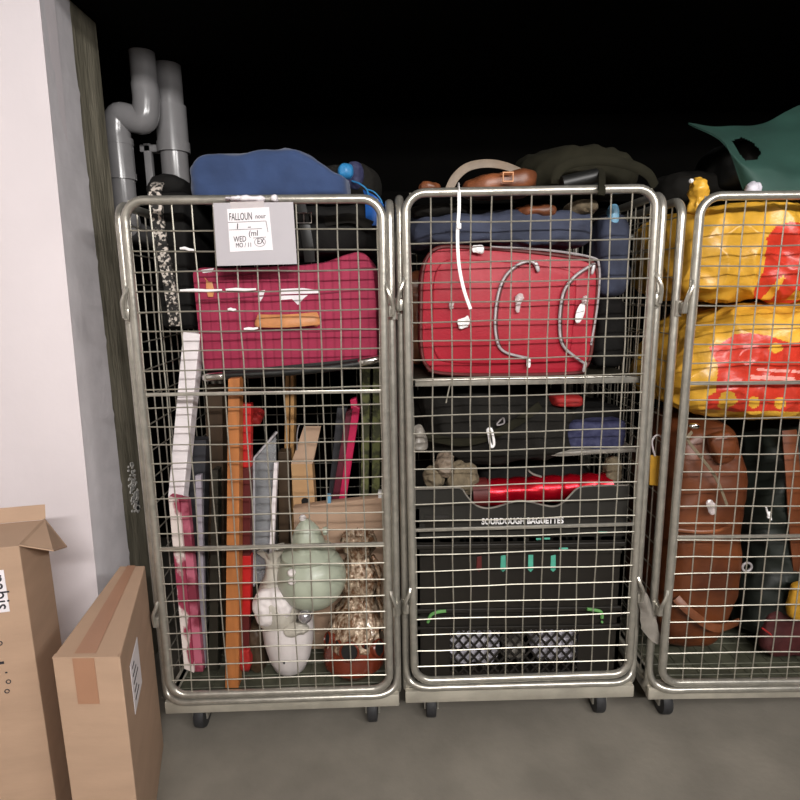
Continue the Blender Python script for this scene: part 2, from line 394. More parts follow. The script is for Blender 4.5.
# ------------------------------------------------------------------ roll cages
W, H, NX, NZ, D = .70, 1.51, 12, 27, .80
TR = .0125
def cage(X0, Y0, GZ, yaw, tilt, bars, label, hooks, seed, shelf=None):
    rnd = random.Random(seed)
    cy, sy = cos(yaw), sin(yaw)
    def L(x, y, z): return Vector((X0+x*cy-y*sy, Y0+x*sy+y*cy, z))
    def G(x, y, z):                           # gate frame, tilted in its own plane
        return L(x*cos(tilt)-z*sin(tilt), y, GZ+x*sin(tilt)+z*cos(tilt))
    root = thing('roll_cage', label, 'roll cage', L(W/2, D/2, 0), 'wire roll cages in a row')
    zt = .165
    # base
    bm = NB(); 
    def lbox(bm, a, b, bev=.004):
        q = [L(*p) for p in ((a[0], a[1], b[2]), (b[0], a[1], b[2]), (b[0], a[1], a[2]), (a[0], a[1], a[2]), (a[0], b[1], b[2]), (b[0], b[1], b[2]), (b[0], b[1], a[2]), (a[0], b[1], a[2]))]
        hexa(bm, q, bev)
    lbox(bm, (-.02, .03, zt-.012), (W+.02, D+.01, zt), .003)
    lbox(bm, (-.03, .016, zt-.055), (W+.03, .044, zt-.012))
    lbox(bm, (-.03, D, zt-.05), (W+.03, D+.03, zt+.004)); lbox(bm, (-.03, .03, zt-.05), (0, D, zt)); lbox(bm, (W, .03, zt-.05), (W+.03, D, zt))
    base = obj('base', bm, 'plate', root)
    bm = NB(); lbox(bm, (.004, .045, zt), (W-.004, D-.004, zt+.0015), 0); obj('floor_sheet', bm, 'sheetfloor', base, False)
    bm = NB(); e_ = .03; zr = GZ-.028
    pr = catmull([L(-.026, .034, zr+.11), L(-.025, .030, zr+.05), L(-.012, .018, zr+.014), L(.03, .004, zr), L(.10, .002, zr)], 6)+catmull([L(W-.10, .002, zr), L(W-.03, .004, zr), L(W+.012, .018, zr+.014), L(W+.025, .030, zr+.05), L(W+.026, .034, zr+.11)], 6)
    tube(bm, pr, .0115, 10); obj('front_rail', bm, 'zinc', root)
    bm = NB()
    for i in range(1, 13): tube(bm, [L(W*i/13, .045, zt+.003), L(W*i/13, D-.01, zt+.003)], .0025, 5)
    for j in range(1, 14): tube(bm, [L(.01, D*j/14, zt+.006), L(W-.01, D*j/14, zt+.006)], .0025, 5)
    obj('floor_grid', bm, 'sheetfloor', base)
    for cx in (.06, W-.06):
        for cyy in (.10, D-.08):
            bm = NB(); lbox(bm, (cx-.04, cyy-.04, .108), (cx+.04, cyy+.04, .118)); 
            for s in (-.022, .022): lbox(bm, (cx+s-.003, cyy-.025, .04), (cx+s+.003, cyy+.025, .11), .001)
            c = obj('castor', bm, 'zinc', root)
            bm = NB(); lathe(bm, [(.030, -.018), (.047, -.016), (.05, -.01), (.05, .01), (.047, .016), (.030, .018)], L(cx, cyy, .05), 24, rot=ry(90)); obj('wheel', bm, 'rubber', c)
    # tubular hoops
    def hoop(pt, w, h, r=.055):
        out = []
        for (cx, cz, a0) in ((w-r, h-r, 0), (r, h-r, 90), (r, r, 180), (w-r, r, 270)):
            for k in range(8):
                a = R(a0+90*k/7); out.append(pt(cx+r*cos(a), cz+r*sin(a)))
        return out
    def wires(bm, pt, w, h, xs, zs, r=.002, off=0, bend=.0012):
        for x in xs:
            dx = rnd.uniform(-1, 1)*.001; ph = rnd.uniform(0, 6)
            tube(bm, [pt(x+dx+bend*sin(ph+k*1.7)+rnd.uniform(-1, 1)*bend*.5, h*k/14, 0) for k in range(15)], r, 5, cap=False)
        for z in zs:
            ph = rnd.uniform(0, 6)
            tube(bm, [pt(w*k/9, z+bend*sin(ph+k*.9)+rnd.uniform(-1, 1)*bend*.4, off) for k in range(10)], r, 5, cap=False)
    for side, sx in (('left', -.026), ('right', W+.026)):
        pt = lambda y, z: L(sx, .035+y, zt-.03+z)
        bm = NB(); tube(bm, hoop(pt, D-.03, GZ+H-.004-(zt-.03), .05), TR, 10, cyc=True); p = obj('side_panel', bm, 'zinc', root)
        bm = NB(); hh = GZ+H-(zt-.03)
        wires(bm, lambda y, z, o: L(sx+o, .035+y, zt-.03+z), D-.03, hh-.01, [.062*i for i in range(1, 12)], [.056*1.5*i for i in range(1, 19)], .0022, .004)
        obj('wire_mesh', bm, 'wire', p)
    pt = lambda x, z: L(x, D+.01, zt-.02+z)
    bm = NB(); tube(bm, hoop(pt, W, GZ+H-.02-zt), TR, 10, cyc=True); p = obj('back_panel', bm, 'zinc', root)
    bm = NB(); wires(bm, lambda x, z, o: L(x, D+.01+o, zt-.02+z), W, GZ+H-.03-zt, [W*i/12 for i in range(1, 12)], [.112*i for i in range(1, 14)], .0022, .004); obj('wire_mesh', bm, 'wire', p)
    # gate
    bm = NB(); tube(bm, hoop(lambda x, z: G(x, 0, z), W, H), TR, 12, cyc=True); g = obj('gate', bm, 'zinc', root)
    xs = [.012]+[.070+(W-.082)*i/11 for i in range(12)]
    zs = [H-.08-(H-.085-.05)*i/25 for i in range(26)]
    bm = NB(); wires(bm, lambda x, z, o: G(x, o, z), W, H, xs, zs, .0021, -.0045, .0015); obj('wire_mesh', bm, 'wire', g)
    for z in bars:
        bm = NB(); q = [G(0, -.004, z+.005), G(W, -.004, z+.005), G(W, -.004, z-.005), G(0, -.004, z-.005)]
        hexa(bm, q+[v+Vector((0, .008, 0)) for v in q], .0012); obj('stiffener_bar', bm, 'zinc', g)
    for x, z in hooks:
        s = -1 if x < .3 else 1
        bm = NB(); b0 = G(x, 0, z)
        tube(bm, catmull([b0+Vector((s*.008, -.008, .045)), b0+Vector((s*.012, -.016, .03)), b0+Vector((s*.022, -.018, .005)), b0+Vector((s*.026, -.010, -.02)), b0+Vector((s*.026, -.006, -.04))], 5), .0058, 8)
        tube(bm, [b0+Vector((s*.026, .03, -.055)), b0+Vector((s*.026, .03, -.01))], .0135, 12)
        box(bm, b0+Vector((s*.022, .01, -.03)), (.018, .03, .034), bev=.004)
        obj('hook', bm, 'zinc', g)
    if shelf:
        bm = NB(); lbox(bm, (.012, .03, shelf-.012), (W-.012, D-.02, shelf), .002); s_ = obj('shelf', bm, 'darkboard', root)
        bm = NB(); lbox(bm, (.012, .022, shelf-.018), (W-.012, .032, shelf+.003), .002); obj('shelf_lip', bm, 'zinc', s_)
    return root, L, G
hk = [(0, 1.235), (0, .285), (W, 1.235), (W, .30)]
C1 = cage(-.7464, 1.6416, CZ-1.2582, .0277, -.0036, (.975, .50), 'wire roll cage on the left, holding the crimson trunk and pottery', hk, 1)
C2 = cage(.0336, 1.6753, CZ-1.2448, .0178, .007, (.52,), 'middle wire roll cage, holding the red suitcase over black crates', hk, 2, shelf=P(520, 379, 1.70).z)
C3 = cage(.8346, 1.6741, CZ-1.2643, 0, -.0047, (.985, .505), 'wire roll cage on the right, holding yellow bags and a brown holdall', hk, 3)
ZF = .174     # top of the cage floor grid

# ------------------------------------------------------------------ cartons on the left
def carton(name, label, pf, pb, ztop, dleft, yaw_dir, open_flap):
    pass
# left carton
zt = P(19, 546, 1.30).z
fr = P(19, 546, 1.30); bk = P(45, 520, 1.465); bk = Vector((bk.x, 1.465, 0)); fr2 = Vector((fr.x, 1.30, 0))
sv = (bk-fr2); lv = Vector((-sv.y, sv.x, 0)).normalized()   # towards the left
lv = lv if lv.x < 0 else -lv
wd = .40
t = thing('carton', 'tall brown cardboard carton with raised flap and white front label, beside the white pillar', 'box', fr2+lv*wd/2+sv/2, 'cartons by the white pillar')
bm = NB()
A, B_, C_, D_ = fr2, fr2+lv*wd, bk+lv*wd, bk
up = Vector((0, 0, zt))
hexa(bm, [B_+up, A+up, A, B_, C_+up, D_+up, D_, C_], .002); obj('body', bm, 'card', t, False)
bm = NB()  # folded out right flap and the top front flap
n = Vector((-lv.x, -lv.y, 0))
q = [D_+up, A+up, A+up+n*.055+Vector((0, .03, -.035)), D_+up+n*.045+Vector((0, 0, -.085))]
prism(bm, q, (0, 0, .004)); obj('flap', bm, 'card', t, False)
bm = NB(); q = [C_+up+Vector((0, 0, .0)), D_+up, D_+up+Vector((-.01, .02, .03)), C_+up+Vector((0, .02, .03))]
prism(bm, q, (0, .004, .004)); obj('flap', bm, 'card', t, False)
# printed label with its name, turned on its side
fy = -Vector((sv.x, sv.y, 0)).normalized()      # outward front normal
e = lambda px, py: A + lv*((A.x-P(px, py, 1.31).x)/(-lv.x)) + Vector((0, 0, P(px, py, 1.31).z))
l0, l1 = e(9.5, 566), e(13, 607)
zt_, zb_ = l0.z, l1.z
def frontpatch(name, m, u0, u1, z0, z1, par, th=.0012, off=.0005):
    bm = NB(); q = [A+lv*u+Vector((0, 0, z))+fy*(off) for u, z in ((u1, z1), (u0, z1), (u0, z0), (u1, z0))]
    prism(bm, q, fy*th); return obj(name, bm, m, par, False)
uR = ((A.x-P(12.5, 590, 1.31).x)/(-lv.x))
lab = frontpatch('label', 'paper', uR, uR+.075, zb_, zt_, t); lab['label'] = 'white printed label'
from mathutils import Euler
ang = math.atan2(-lv.y, -lv.x)
rotm = (Matrix.Rotation(ang, 3, 'Z') @ Matrix.Rotation(pi/2, 3, 'X') @ Matrix.Rotation(-pi/2, 3, 'Z')).to_euler()
hz = zt_-zb_
text('lettering', 'nabis', 'ink', lab, A+lv*(uR+.030)+fy*.0022+Vector((0, 0, zt_-.012)), .052, rotm, .0004, w=hz*.82)
for i, (px, py, s) in enumerate(((7, 637, .005), (9, 656, .006), (13, 666, .003), (15, 675, .005), (14, 684, .005))):
    p = e(px, py); bm = NB()
    c = p+fy*.001
    if i in (0, 3, 4): 
        ring = [c+(-lv)*s*cos(2*pi*k/12)+Vector((0, 0, s*sin(2*pi*k/12))) for k in range(12)]
        tube(bm, ring, .0012, 5, cyc=True)
    else: box(bm, c, (s*1.6, .001, s*1.1), Matrix.Rotation(ang, 3, 'Z'))
    obj('printed_symbol', bm, 'ink', t, False)

# right carton, standing along the cage
Y1, Y2 = 1.20, 1.655
zt = P(120, 657, Y1).z
a = P(53, 666, Y1); b = P(120, 657, Y1); c = P(145, 565, Y2); d = P(120, 567, Y2)
q0 = [Vector((v.x, v.y, 0)) for v in (a, b, c, d)]
q0[1].z = q0[0].z = 0
t = thing('carton', 'long brown cardboard carton squeezed between the white pillar and the left cage', 'box', (q0[0]+q0[2])/2*1.0, 'cartons by the white pillar')
t.location.z = 0
up = Vector((0, 0, zt))
bm = NB(); hexa(bm, [q0[0]+up, q0[1]+up, q0[1], q0[0], q0[3]+up, q0[2]+up, q0[2], q0[3]], .003); obj('body', bm, 'card', t, False)
bm = NB(); f = lambda u, v: q0[0]+(q0[1]-q0[0])*u+(q0[3]-q0[0])*v+((q0[2]-q0[3])-(q0[1]-q0[0]))*u*v
pts = [f(.30, -.004), f(.62, -.004), f(.62, 1), f(.30, 1)]
prism(bm, [p+up+Vector((0, 0, .0005)) for p in pts], (0, 0, .001))
ff = [f(.30, 0)+up, f(.62, 0)+up, f(.62, 0)+up+Vector((0, 0, -.12)), f(.30, 0)+up+Vector((0, 0, -.12))]
prism(bm, [p+Vector((0, -.0015, 0)) for p in ff], (0, .001, 0)); obj('tape_strip', bm, 'tape', t, False)
bm = NB(); pts = [f(-.01, .0), f(1.0, .0), f(1.0, .5), f(.0, .5)]
prism(bm, [p+up+Vector((0, -.004, .001)) for p in (f(.02, 0), f(.98, 0), f(.98, .03), f(.02, .03))], (0, 0, .003)); obj('flap', bm, 'card', t, False)
# side label
sd = (q0[2]-q0[1]).normalized(); sn = Vector((sd.y, -sd.x, 0)); sn = sn if sn.x > 0 else -sn
la = .09; lb = .22
bm = NB(); z1, z0 = zt-.085, zt-.22
q = [q0[1]+sd*la+Vector((0, 0, z1)), q0[1]+sd*lb+Vector((0, 0, z1+.0)), q0[1]+sd*lb+Vector((0, 0, z0)), q0[1]+sd*la+Vector((0, 0, z0))]
prism(bm, [p+sn*.0006 for p in q], sn*.001); lab = obj('label', bm, 'paper', t, False); lab['label'] = 'white shipping label'
bm = NB()
for i in range(5):
    z = z1-.02-i*.022; l2 = (.03, .05, .07, .035, .06)[i]
    box(bm, q0[1]+sd*(la+.02+l2/2)+sn*.0022+Vector((0, 0, z)), (.001, l2, .004), Matrix.Rotation(math.atan2(sd.y, sd.x)-pi/2, 3, 'Z'))
obj('print_line', bm, 'ink', lab, False)
# ------------------------------------------------------------------ cage 1: sign on the gate
C1Y = 1.63
t = thing('notice_board', 'grey plastic sheet with a taped handwritten note, hung on the left cage gate', 'sign', P(255, 266, 1.618))
def plate(name, pts, Y, th, m, par=None, bev=0): return obj(name, prism(NB(), [P(x, y, Y) for x, y in pts], (0, th, 0), bev), m, par, False)
plate('backing', [(213, 203), (293, 202), (297, 264), (217, 266)], 1.620, .003, 'signgrey', t)
n = plate('paper_note', [(227, 209), (269, 207), (273, 250), (230, 252)], 1.6185, .0012, 'paper', t)
n['label'] = 'white handwritten note'
for s, x, y, h, w in (('FALLOUN', 229.5, 220.5, 6.5, 22), ('nour', 255.5, 218.5, 4, 10), ('1', 237, 229, 5, 1.5), ('-', 248, 229, 5, 3), ('(ml', 249, 236, 5, 9), ('WED', 234, 242, 5, 12), ('MO / 11', 236, 247.5, 4, 15), ('EX', 257.5, 244, 5, 7)):
    p = P(x, y, 1.6178); text('handwriting', s, 'ink', n, p, h*.0042, (pi/2, R(-1.5), 0), .0003, .1, w=w*1.62/580)
bm = NB()
for pts in ([(228, 222.5), (266, 221)], [(229, 230), (262, 228.5)], [(266, 221), (268, 232)], [(253, 238), (266, 237)]): tube(bm, [P(*q, 1.6180) for q in pts], .0007, 4)
rg = [P(260+5.5*cos(k*pi/8), 242+4.5*sin(k*pi/8), 1.6180) for k in range(16)]; tube(bm, rg, .0006, 4, cyc=True)
obj('pen_line', bm, 'ink', n)
for pts in ([(230, 202), (264, 201), (264, 208), (231, 209)],): plate('tape_strip', pts, 1.6192, .001, 'clear', t)
bm = NB()
for cx, w in ((228, 3), (238, 7), (252, 12), (275, 2)):
    blob(bm, P(cx, 198.5, 1.632), (w*.0055, .03, .012), e=.8, amp=.006, fr=30, res=6, seed=cx)
obj('tape_strip', bm, 'paper', t)

# crimson trunk
YT = 1.735
t = thing('trunk', 'crimson striped cloth suitcase with a tan leather handle, in the left cage', 'suitcase', P(288, 374, YT)+Vector((0, .2, 0)))
out = [(191, 271), (200, 267), (222, 268), (258, 267), (300, 265), (325, 262), (343, 255), (358, 251), (368, 255), (374, 268), (377, 300), (378, 357), (320, 364), (260, 369), (203, 372), (197, 330)]
prism_bm = prism(NB(), [P(x, y, YT) for x, y in out], (0, .42, 0), .012)
obj('body', prism_bm, 'crimson', t)
bm = NB()
for (x0, y0, x1, y1) in ((197, 277, 375, 268), (201, 333, 378, 330), (198, 300, 376, 290)):
    tube(bm, catmull([P(x0+(x1-x0)*k/6, y0+(y1-y0)*k/6+.6*sin(k*2), YT-.001) for k in range(7)], 3), .0022, 6)
obj('piping', bm, 'crimson_d', t)
bm = NB(); pts = [(206, 373), (260, 370), (320, 365), (378, 357)]
tube(bm, catmull([P(x, y+4, YT-.004) for x, y in pts], 5), .012, 10)
prism(bm, [P(206, 373, YT), P(378, 357, YT), P(378, 364, YT), P(206, 381, YT)], (0, .42, 0)); obj('base_rim', bm, 'blackcase', t)
for (x0, y0, x1, y1) in ((207, 376.5, 223, 375), (361, 361.5, 379, 358)):
    bm = NB(); tube(bm, catmull([P(x0, y0+1, YT+.03), P(x0, y0+1, YT-.004), P((x0+x1)/2, (y0+y1)/2+1, YT-.008), P(x1, y1+1, YT-.004)], 5), .0132, 10); obj('corner_cap', bm, 'chrome', t)
bm = NB(); tube(bm, catmull([P(258, 320, YT-.012), P(262, 321, YT-.02), P(288, 321, YT-.03), P(312, 319, YT-.022), P(318, 318.5, YT-.012)], 6), .1, 12, flat=(.016, .040))
h = obj('handle', bm, 'leather', t); h['label'] = 'tan leather handle'
for hx, hh in ((260, .03), (316, .04)): obj('handle_mount', box(NB(), P(hx, 319.5, YT-.008), (.012, .02, hh), bev=.003), 'leather', h)
bm = NB(); prism(bm, [P(x, y, YT-.006) for x, y in ((206, 281), (212, 282), (214, 290), (213, 297), (208, 297), (206, 289))], (0, .003, 0), .001); tube(bm, [P(209, 283, YT-.005), P(204, 277, YT+.002)], .0015, 5); obj('luggage_tag', bm, 'leather', t)
for pts in ([(281, 289), (302, 288), (318, 290), (319, 293), (309, 294), (303, 299), (298, 305), (292, 299), (281, 300)], [(259, 291), (265, 290), (263, 297), (260, 302)], [(201, 270), (214, 268), (212, 272), (203, 273)]):
    plate('torn_label', pts, YT-.0012, .001, 'paper', t)
# white tapered tubes along the gate wires
for x0, y0, x1, y1, lb in ((180, 248.5, 194, 250, 'white piece on a wire left of the grey sign'), (180, 290.5, 222, 290, 'longest white piece, on a wire left of the luggage tag'), (226, 289.7, 256, 289.2, 'white piece on a wire left of the torn label'), (228, 309.5, 236, 309.5, 'short white piece on a wire under the luggage tag'), (244, 329, 258, 328, 'white piece on a wire below the tan handle')):
    bm = NB(); tube(bm, [P(x0, y0, 1.6345), P((x0*2+x1)/3, y0-.4, 1.6345), P((x0+x1*2)/3, (y0+y1)/2+.4, 1.6345), P(x1, y1, 1.6345)], [.003, .0046, .004, .0028], 7)
    tag(obj('white_piece', bm, 'white'), lb, 'tape', 'white pieces on the left gate')

# black suitcase with the patterned strap
t = thing('suitcase', 'black suitcase with a black and white patterned strap, top left of left cage', 'suitcase', P(170, 332, 1.75)+Vector((0, .2, 0)))
bm = NB(); a, b = P(149, 190, 1.76), P(194, 330, 1.76)
blob(bm, ((a.x+b.x)/2, 1.96, (a.z+b.z)/2), (b.x-a.x, .40, a.z-b.z), e=.18, amp=.010, fr=5, seed=3, res=30); obj('body', bm, 'blackfab', t)
bm = NB(); tube(bm, catmull([P(x, y, Y) for x, y, Y in ((160, 178, 2.05), (156, 182, 1.95), (153, 192, 1.86), (156, 215, 1.845), (162, 250, 1.845), (169, 285, 1.845), (175, 326, 1.85))], 6), .1, 8, flat=(.05, .012)) if False else None
pts = catmull([P(x, y, Y) for x, y, Y in ((160, 180, 1.85), (155, 188, 1.77), (156, 210, 1.745), (162, 250, 1.742), (169, 285, 1.742), (175, 326, 1.75))], 8)
prev = None; wv = Vector((.017, 0, 0))
for p in pts:
    q = [bm.verts.new(p-wv), bm.verts.new(p+wv), bm.verts.new(p+wv+Vector((0, .012, 0))), bm.verts.new(p-wv+Vector((0, .012, 0)))]
    if prev:
        for k in range(4): bm.faces.new((prev[k], prev[(k+1) % 4], q[(k+1) % 4], q[k]))
    prev = q
s_ = obj('strap', bm, 'patstrap', t, False); s_['label'] = 'black and white patterned strap'
bm = NB(); blob(bm, P(172, 190, 1.90), (.13, .16, .07), e=.8, amp=.012, fr=12, seed=5, res=14); obj('top_pocket', bm, 'blackfab', t)

# black holdall behind the sign
t = thing('holdall', 'black holdall with a metal buckle lying on the crimson suitcase', 'bag', P(290, 262, 1.85)+Vector((0, .15, 0)))
bm = NB(); pblob(bm, 207, 205, 376, 255, 1.80, .34, e=.3, amp=.02, fr=7, seed=8, res=34); obj('body', bm, 'blackfab', t)
bm = NB(); tube(bm, catmull([P(300, 204, 1.80), P(304, 222, 1.787), P(308, 245, 1.79), P(310, 262, 1.80)], 5), .1, 8, flat=(.008, .035)); obj('strap', bm, 'black', t)
bm = NB(); c = P(304, 218, 1.778); tube(bm, [c+Vector((x, 0, z)) for x, z in ((-.022, -.014), (.022, -.014), (.022, .014), (-.022, .014))], .003, 6, cyc=True); tube(bm, [c+Vector((0, 0, -.014)), c+Vector((0, 0, .014))], .0025, 6); obj('buckle', bm, 'chrome', t)
bm = NB(); tube(bm, catmull([P(325, 222, 1.79), P(350, 218, 1.78), P(372, 226, 1.79)], 5), .1, 8, flat=(.01, .03)); obj('strap', bm, 'charcoal', t)

# blue fleece on the top
def bluefn(w, q):
    x = w.x
    u = q.x; hgt = 1-.55*max(0, u-.25)/.75-.18*max(0, -u-.55)/.45
    up = (q.z+1)/2
    z = w.z*hgt-(1-hgt)*.06+up*(.006*sin(x*23)+.004*sin(x*41+w.y*20))
    return Vector((w.x, w.y*(1+.1*sin(x*9)), z))
bm = NB(); pblob(bm, 180, 149, 347, 198, 1.78, .34, e=.30, amp=.012, fr=7, seed=12, res=36, fn=bluefn)
tag(obj('fleece_jacket', bm, 'blue'), 'folded blue fleece lying across the top of the left cage', 'clothing')
t = thing('rucksack', 'dark rucksack with bright blue nylon trim at the top right of left cage', 'bag', P(345, 203, 1.86)+Vector((0, .1, 0)))
bm = NB(); blob(bm, (P(347, 188, 1.92).x, 1.98, P(347, 184, 1.92).z), (.19, .22, .12), e=.6, amp=.016, fr=9, seed=14, res=22); obj('body', bm, 'charcoal', t)
bm = NB(); blob(bm, P(346, 171, 1.86), (.045, .05, .045), e=.8, amp=.006, fr=20, seed=2, res=10); k = obj('drawcord_tab', bm, 'sky', t); k['label'] = 'light blue tab'
bm = NB(); blob(bm, P(355, 176, 1.88), (.05, .05, .08), e=.8, amp=.006, fr=20, seed=4, res=10); obj('strap_pad', bm, 'navy', t)
bm = NB(); sheet(bm, [[P(364, 190, 1.84), P(374, 196, 1.82), P(383, 206, 1.82)], [P(366, 200, 1.83), P(374, 206, 1.81), P(382, 212, 1.81)], [P(367, 226, 1.80), P(373, 226, 1.79), P(380, 226, 1.80)]], .006); k = obj('side_flap', bm, 'royal', t); k['label'] = 'royal blue nylon flap'
bm = NB(); tube(bm, catmull([P(352, 181, 1.85), P(360, 184, 1.83), P(367, 190, 1.82), P(369, 200, 1.80)], 6), .0025, 6); tube(bm, catmull([P(366, 189, 1.83), P(374, 192, 1.82), P(381, 200, 1.82), P(383, 208, 1.82)], 6), .002, 6); obj('cord', bm, 'sky', t)

# ---- boards standing on edge
def edgeboard(name, m, label, cat, pts, Y, depth, dx=0, group=None, bev=.002, parent=None, floor=False):
    """front-edge outline at depth Y, carried back"""
    q = [P(x, y, Y) for x, y in pts]
    if parent is None or floor:
        for i, j in ((2, 1), (3, 0)):
            k = (ZF+.003-q[j].z)/(q[i].z-q[j].z); q[i] = q[j]+(q[i]-q[j])*k
    for v in q: v.z = max(v.z, ZF+.003)
    o = obj(name, prism(NB(), q, (dx, depth, 0), bev), m, parent, False)
    return tag(o, label, cat, group) if not parent else o
tag(obj('canvas', prism(NB(), [P(x, y, 1.735) for x, y in ((183, 332), (200, 334), (183, 500), (194, 652), (186, 652), (168, 496))], (0, .05, 0), .002), 'canvas', None, False), 'white stretched canvas edge leaning from upper right, at the left cage side', 'canvas')
t = thing('canvas', 'pink and white painted canvas standing at the far left of the left cage', 'canvas', P(186, 672, 1.70)+Vector((0, .15, 0)))
o = edgeboard('painted_front', 'pinkart2', None, None, [(178, 498), (188, 500), (203, 672), (192, 672)], 1.706, .026, .0, parent=t)
o = edgeboard('stretcher_edge', 'pinkart', None, None, [(168, 497), (179, 499), (194, 673), (184, 669)], 1.695, .036, .0, parent=t)
edgeboard('board', 'slate', 'slate grey board leaning behind the white canvas edge', 'board', [(190, 440), (206, 440), (203, 560), (188, 560)], 1.83, .05)
edgeboard('board', 'lavender', 'thin lavender grey board between the pink canvas and the dark varnished board', 'board', [(195, 476), (201, 475), (206, 672), (201, 673)], 1.795, .02)
edgeboard('board', 'darkboard', 'glossy dark green board left of the orange plank', 'board', [(212, 470), (218, 470), (218, 678), (208, 678)], 1.78, .04)
edgeboard('board', 'brownboard', 'tall dark brown board directly left of the orange plank', 'board', [(205, 386), (222, 386), (226, 684), (211, 684)], 1.90, .05)
edgeboard('plank', 'orangewood', 'orange varnished pine plank standing upright in the left cage', 'plank', [(228, 379), (239.5, 378), (238.5, 689), (225, 689)], 1.69, .045, .0)
t = thing('storage_box', 'bright red box with a dark band, right of the orange plank', 'box', P(246, 672, 1.74)+Vector((0, .1, 0)))
edgeboard('upper_panel', 'redpanel', None, None, [(240, 404), (251, 404), (250.5, 468), (240, 468)], 1.745, .03, parent=t)
edgeboard('band', 'redband', None, None, [(240, 468), (250.5, 468), (250, 556), (240, 556)], 1.745, .03, parent=t)
edgeboard('lower_panel', 'redpanel', None, None, [(240, 556), (251, 556), (250, 616), (240, 616)], 1.745, .03, parent=t)
edgeboard('foot', 'redband', None, None, [(241, 616), (249, 616), (249, 672), (241, 672)], 1.745, .03, parent=t)
bm = NB(); blob(bm, P(246, 658, 1.725), (.03, .028, .075), e=.35, amp=.008, fr=20, seed=6, res=12)
tag(obj('cloth', bm, 'redcloth'), 'crumpled red cloth at the foot of the red box', 'cloth')
bm = NB(); blob(bm, P(257, 645, 1.80), (.05, .1, .17), e=.6, amp=.012, fr=16, seed=9, res=14)
tag(obj('bag', bm, 'brownboard'), 'small dark brown bag squeezed left of the white pot', 'bag')
# red cone-topped piece behind, wood brace
bm = NB(); blob(bm, P(254, 417, 1.95), (.06, .08, .05), e=.8, amp=.012, fr=18, seed=16, res=12)
tag(obj('cloth', bm, 'redcloth'), 'small red cloth between the orange plank and grey wrapped picture', 'cloth')
# wrapped pictures
t = thing('wrapped_picture', 'grey picture wrapped in clear film with pale edges, beside the red box', 'picture', P(264, 585, 1.80)+Vector((0, .1, 0)))
edgeboard('picture', 'greyframe', None, None, [(254, 458), (274, 432), (277, 560), (254, 575)], 1.86, .03, parent=t)
bm = NB(); sheet(bm, [[P(251, 465, 1.83), P(262, 450, 1.81), P(276, 436, 1.83)], [P(252, 500, 1.82), P(263, 500, 1.80), P(276, 490, 1.82)], [P(252, 540, 1.82), P(264, 545, 1.805), P(275, 535, 1.82)], [P(253, 585, 1.82), P(264, 580, 1.81), P(274, 575, 1.82)]], .001); obj('film', bm, 'film', t)
bm = NB(); tube(bm, [P(254, 586, 1.80), P(254, 458, 1.80), P(277, 432, 1.80)], .004, 6); k = obj('edge_strip', bm, 'silverrod', t)
bm = NB(); prism(bm, [P(x, y, 1.79) for x, y in ((274, 463), (277.5, 463), (273, 556), (269, 556))], (0, .02, 0)); k = obj('edge_strip', bm, 'canvas', t, False)
edgeboard('board', 'darkboard', 'narrow dark board rising from the floor between red box and wrapped picture', 'board', [(251, 470), (255, 470), (256, 676), (251, 676)], 1.86, .06)
# stick frame
t = thing('picture_frame', 'slim pale wooden frame standing behind the tan cardboard sleeve', 'frame', P(288, 560, 1.92)+Vector((0, .08, 0)))
edgeboard('rail', 'palewood', None, None, [(285.5, 374), (289, 374), (288, 590), (282, 590)], 2.02, .05, parent=t, floor=True)
edgeboard('rail', 'palewood', None, None, [(290.5, 374), (294, 374), (294, 590), (289, 590)], 2.02, .05, parent=t, floor=True)
edgeboard('board', 'brownboard', 'brown board standing behind the celadon jar lid', 'board', [(278, 452), (289, 452), (289, 590), (279, 590)], 1.94, .05)
# cardboard sleeve
t = thing('cardboard_sleeve', 'bent tan cardboard sleeve with a hand hole, behind the celadon jar', 'cardboard', P(304, 545, 1.95)+Vector((0, .05, 0)))
bm = NB(); sl = [P(x, y, 1.95) for x, y in ((291, 464), (312, 464), (318, 545), (297, 545))]; sl += [Vector((sl[2].x, 1.95, ZF+.003)), Vector((sl[3].x, 1.95, ZF+.003))]; prism(bm, sl, (0, .05, 0)); obj('front', bm, 'card2', t, False)
bm = NB(); hexa(bm, [P(304, 426, 2.00), P(321, 426, 2.00), P(312.5, 464, 1.95), P(291, 464, 1.95), P(304, 426, 2.02), P(321, 426, 2.02), P(313, 466, 1.99), P(292, 466, 1.99)]); obj('top_flap', bm, 'card', t, False)
bm = NB(); c = P(305, 501, 1.9485); prism(bm, [c+Vector((.013*cos(k*pi/8), 0, .012*sin(k*pi/8)*(1 if k <= 8 else 1.6))) for k in range(16)], (0, .002, 0)); obj('hand_hole_shade', bm, 'dark', t, False)  # dark disc on the card paints the shade of the hole
bm = NB(); tube(bm, catmull([P(297, 436, 1.95), P(298, 428, 1.95), P(300, 424, 1.96)], 4), .002, 5); tube(bm, [P(297, 436, 1.95), P(297, 450, 1.96)], .002, 5); obj('wire_hook', bm, 'zip', t)
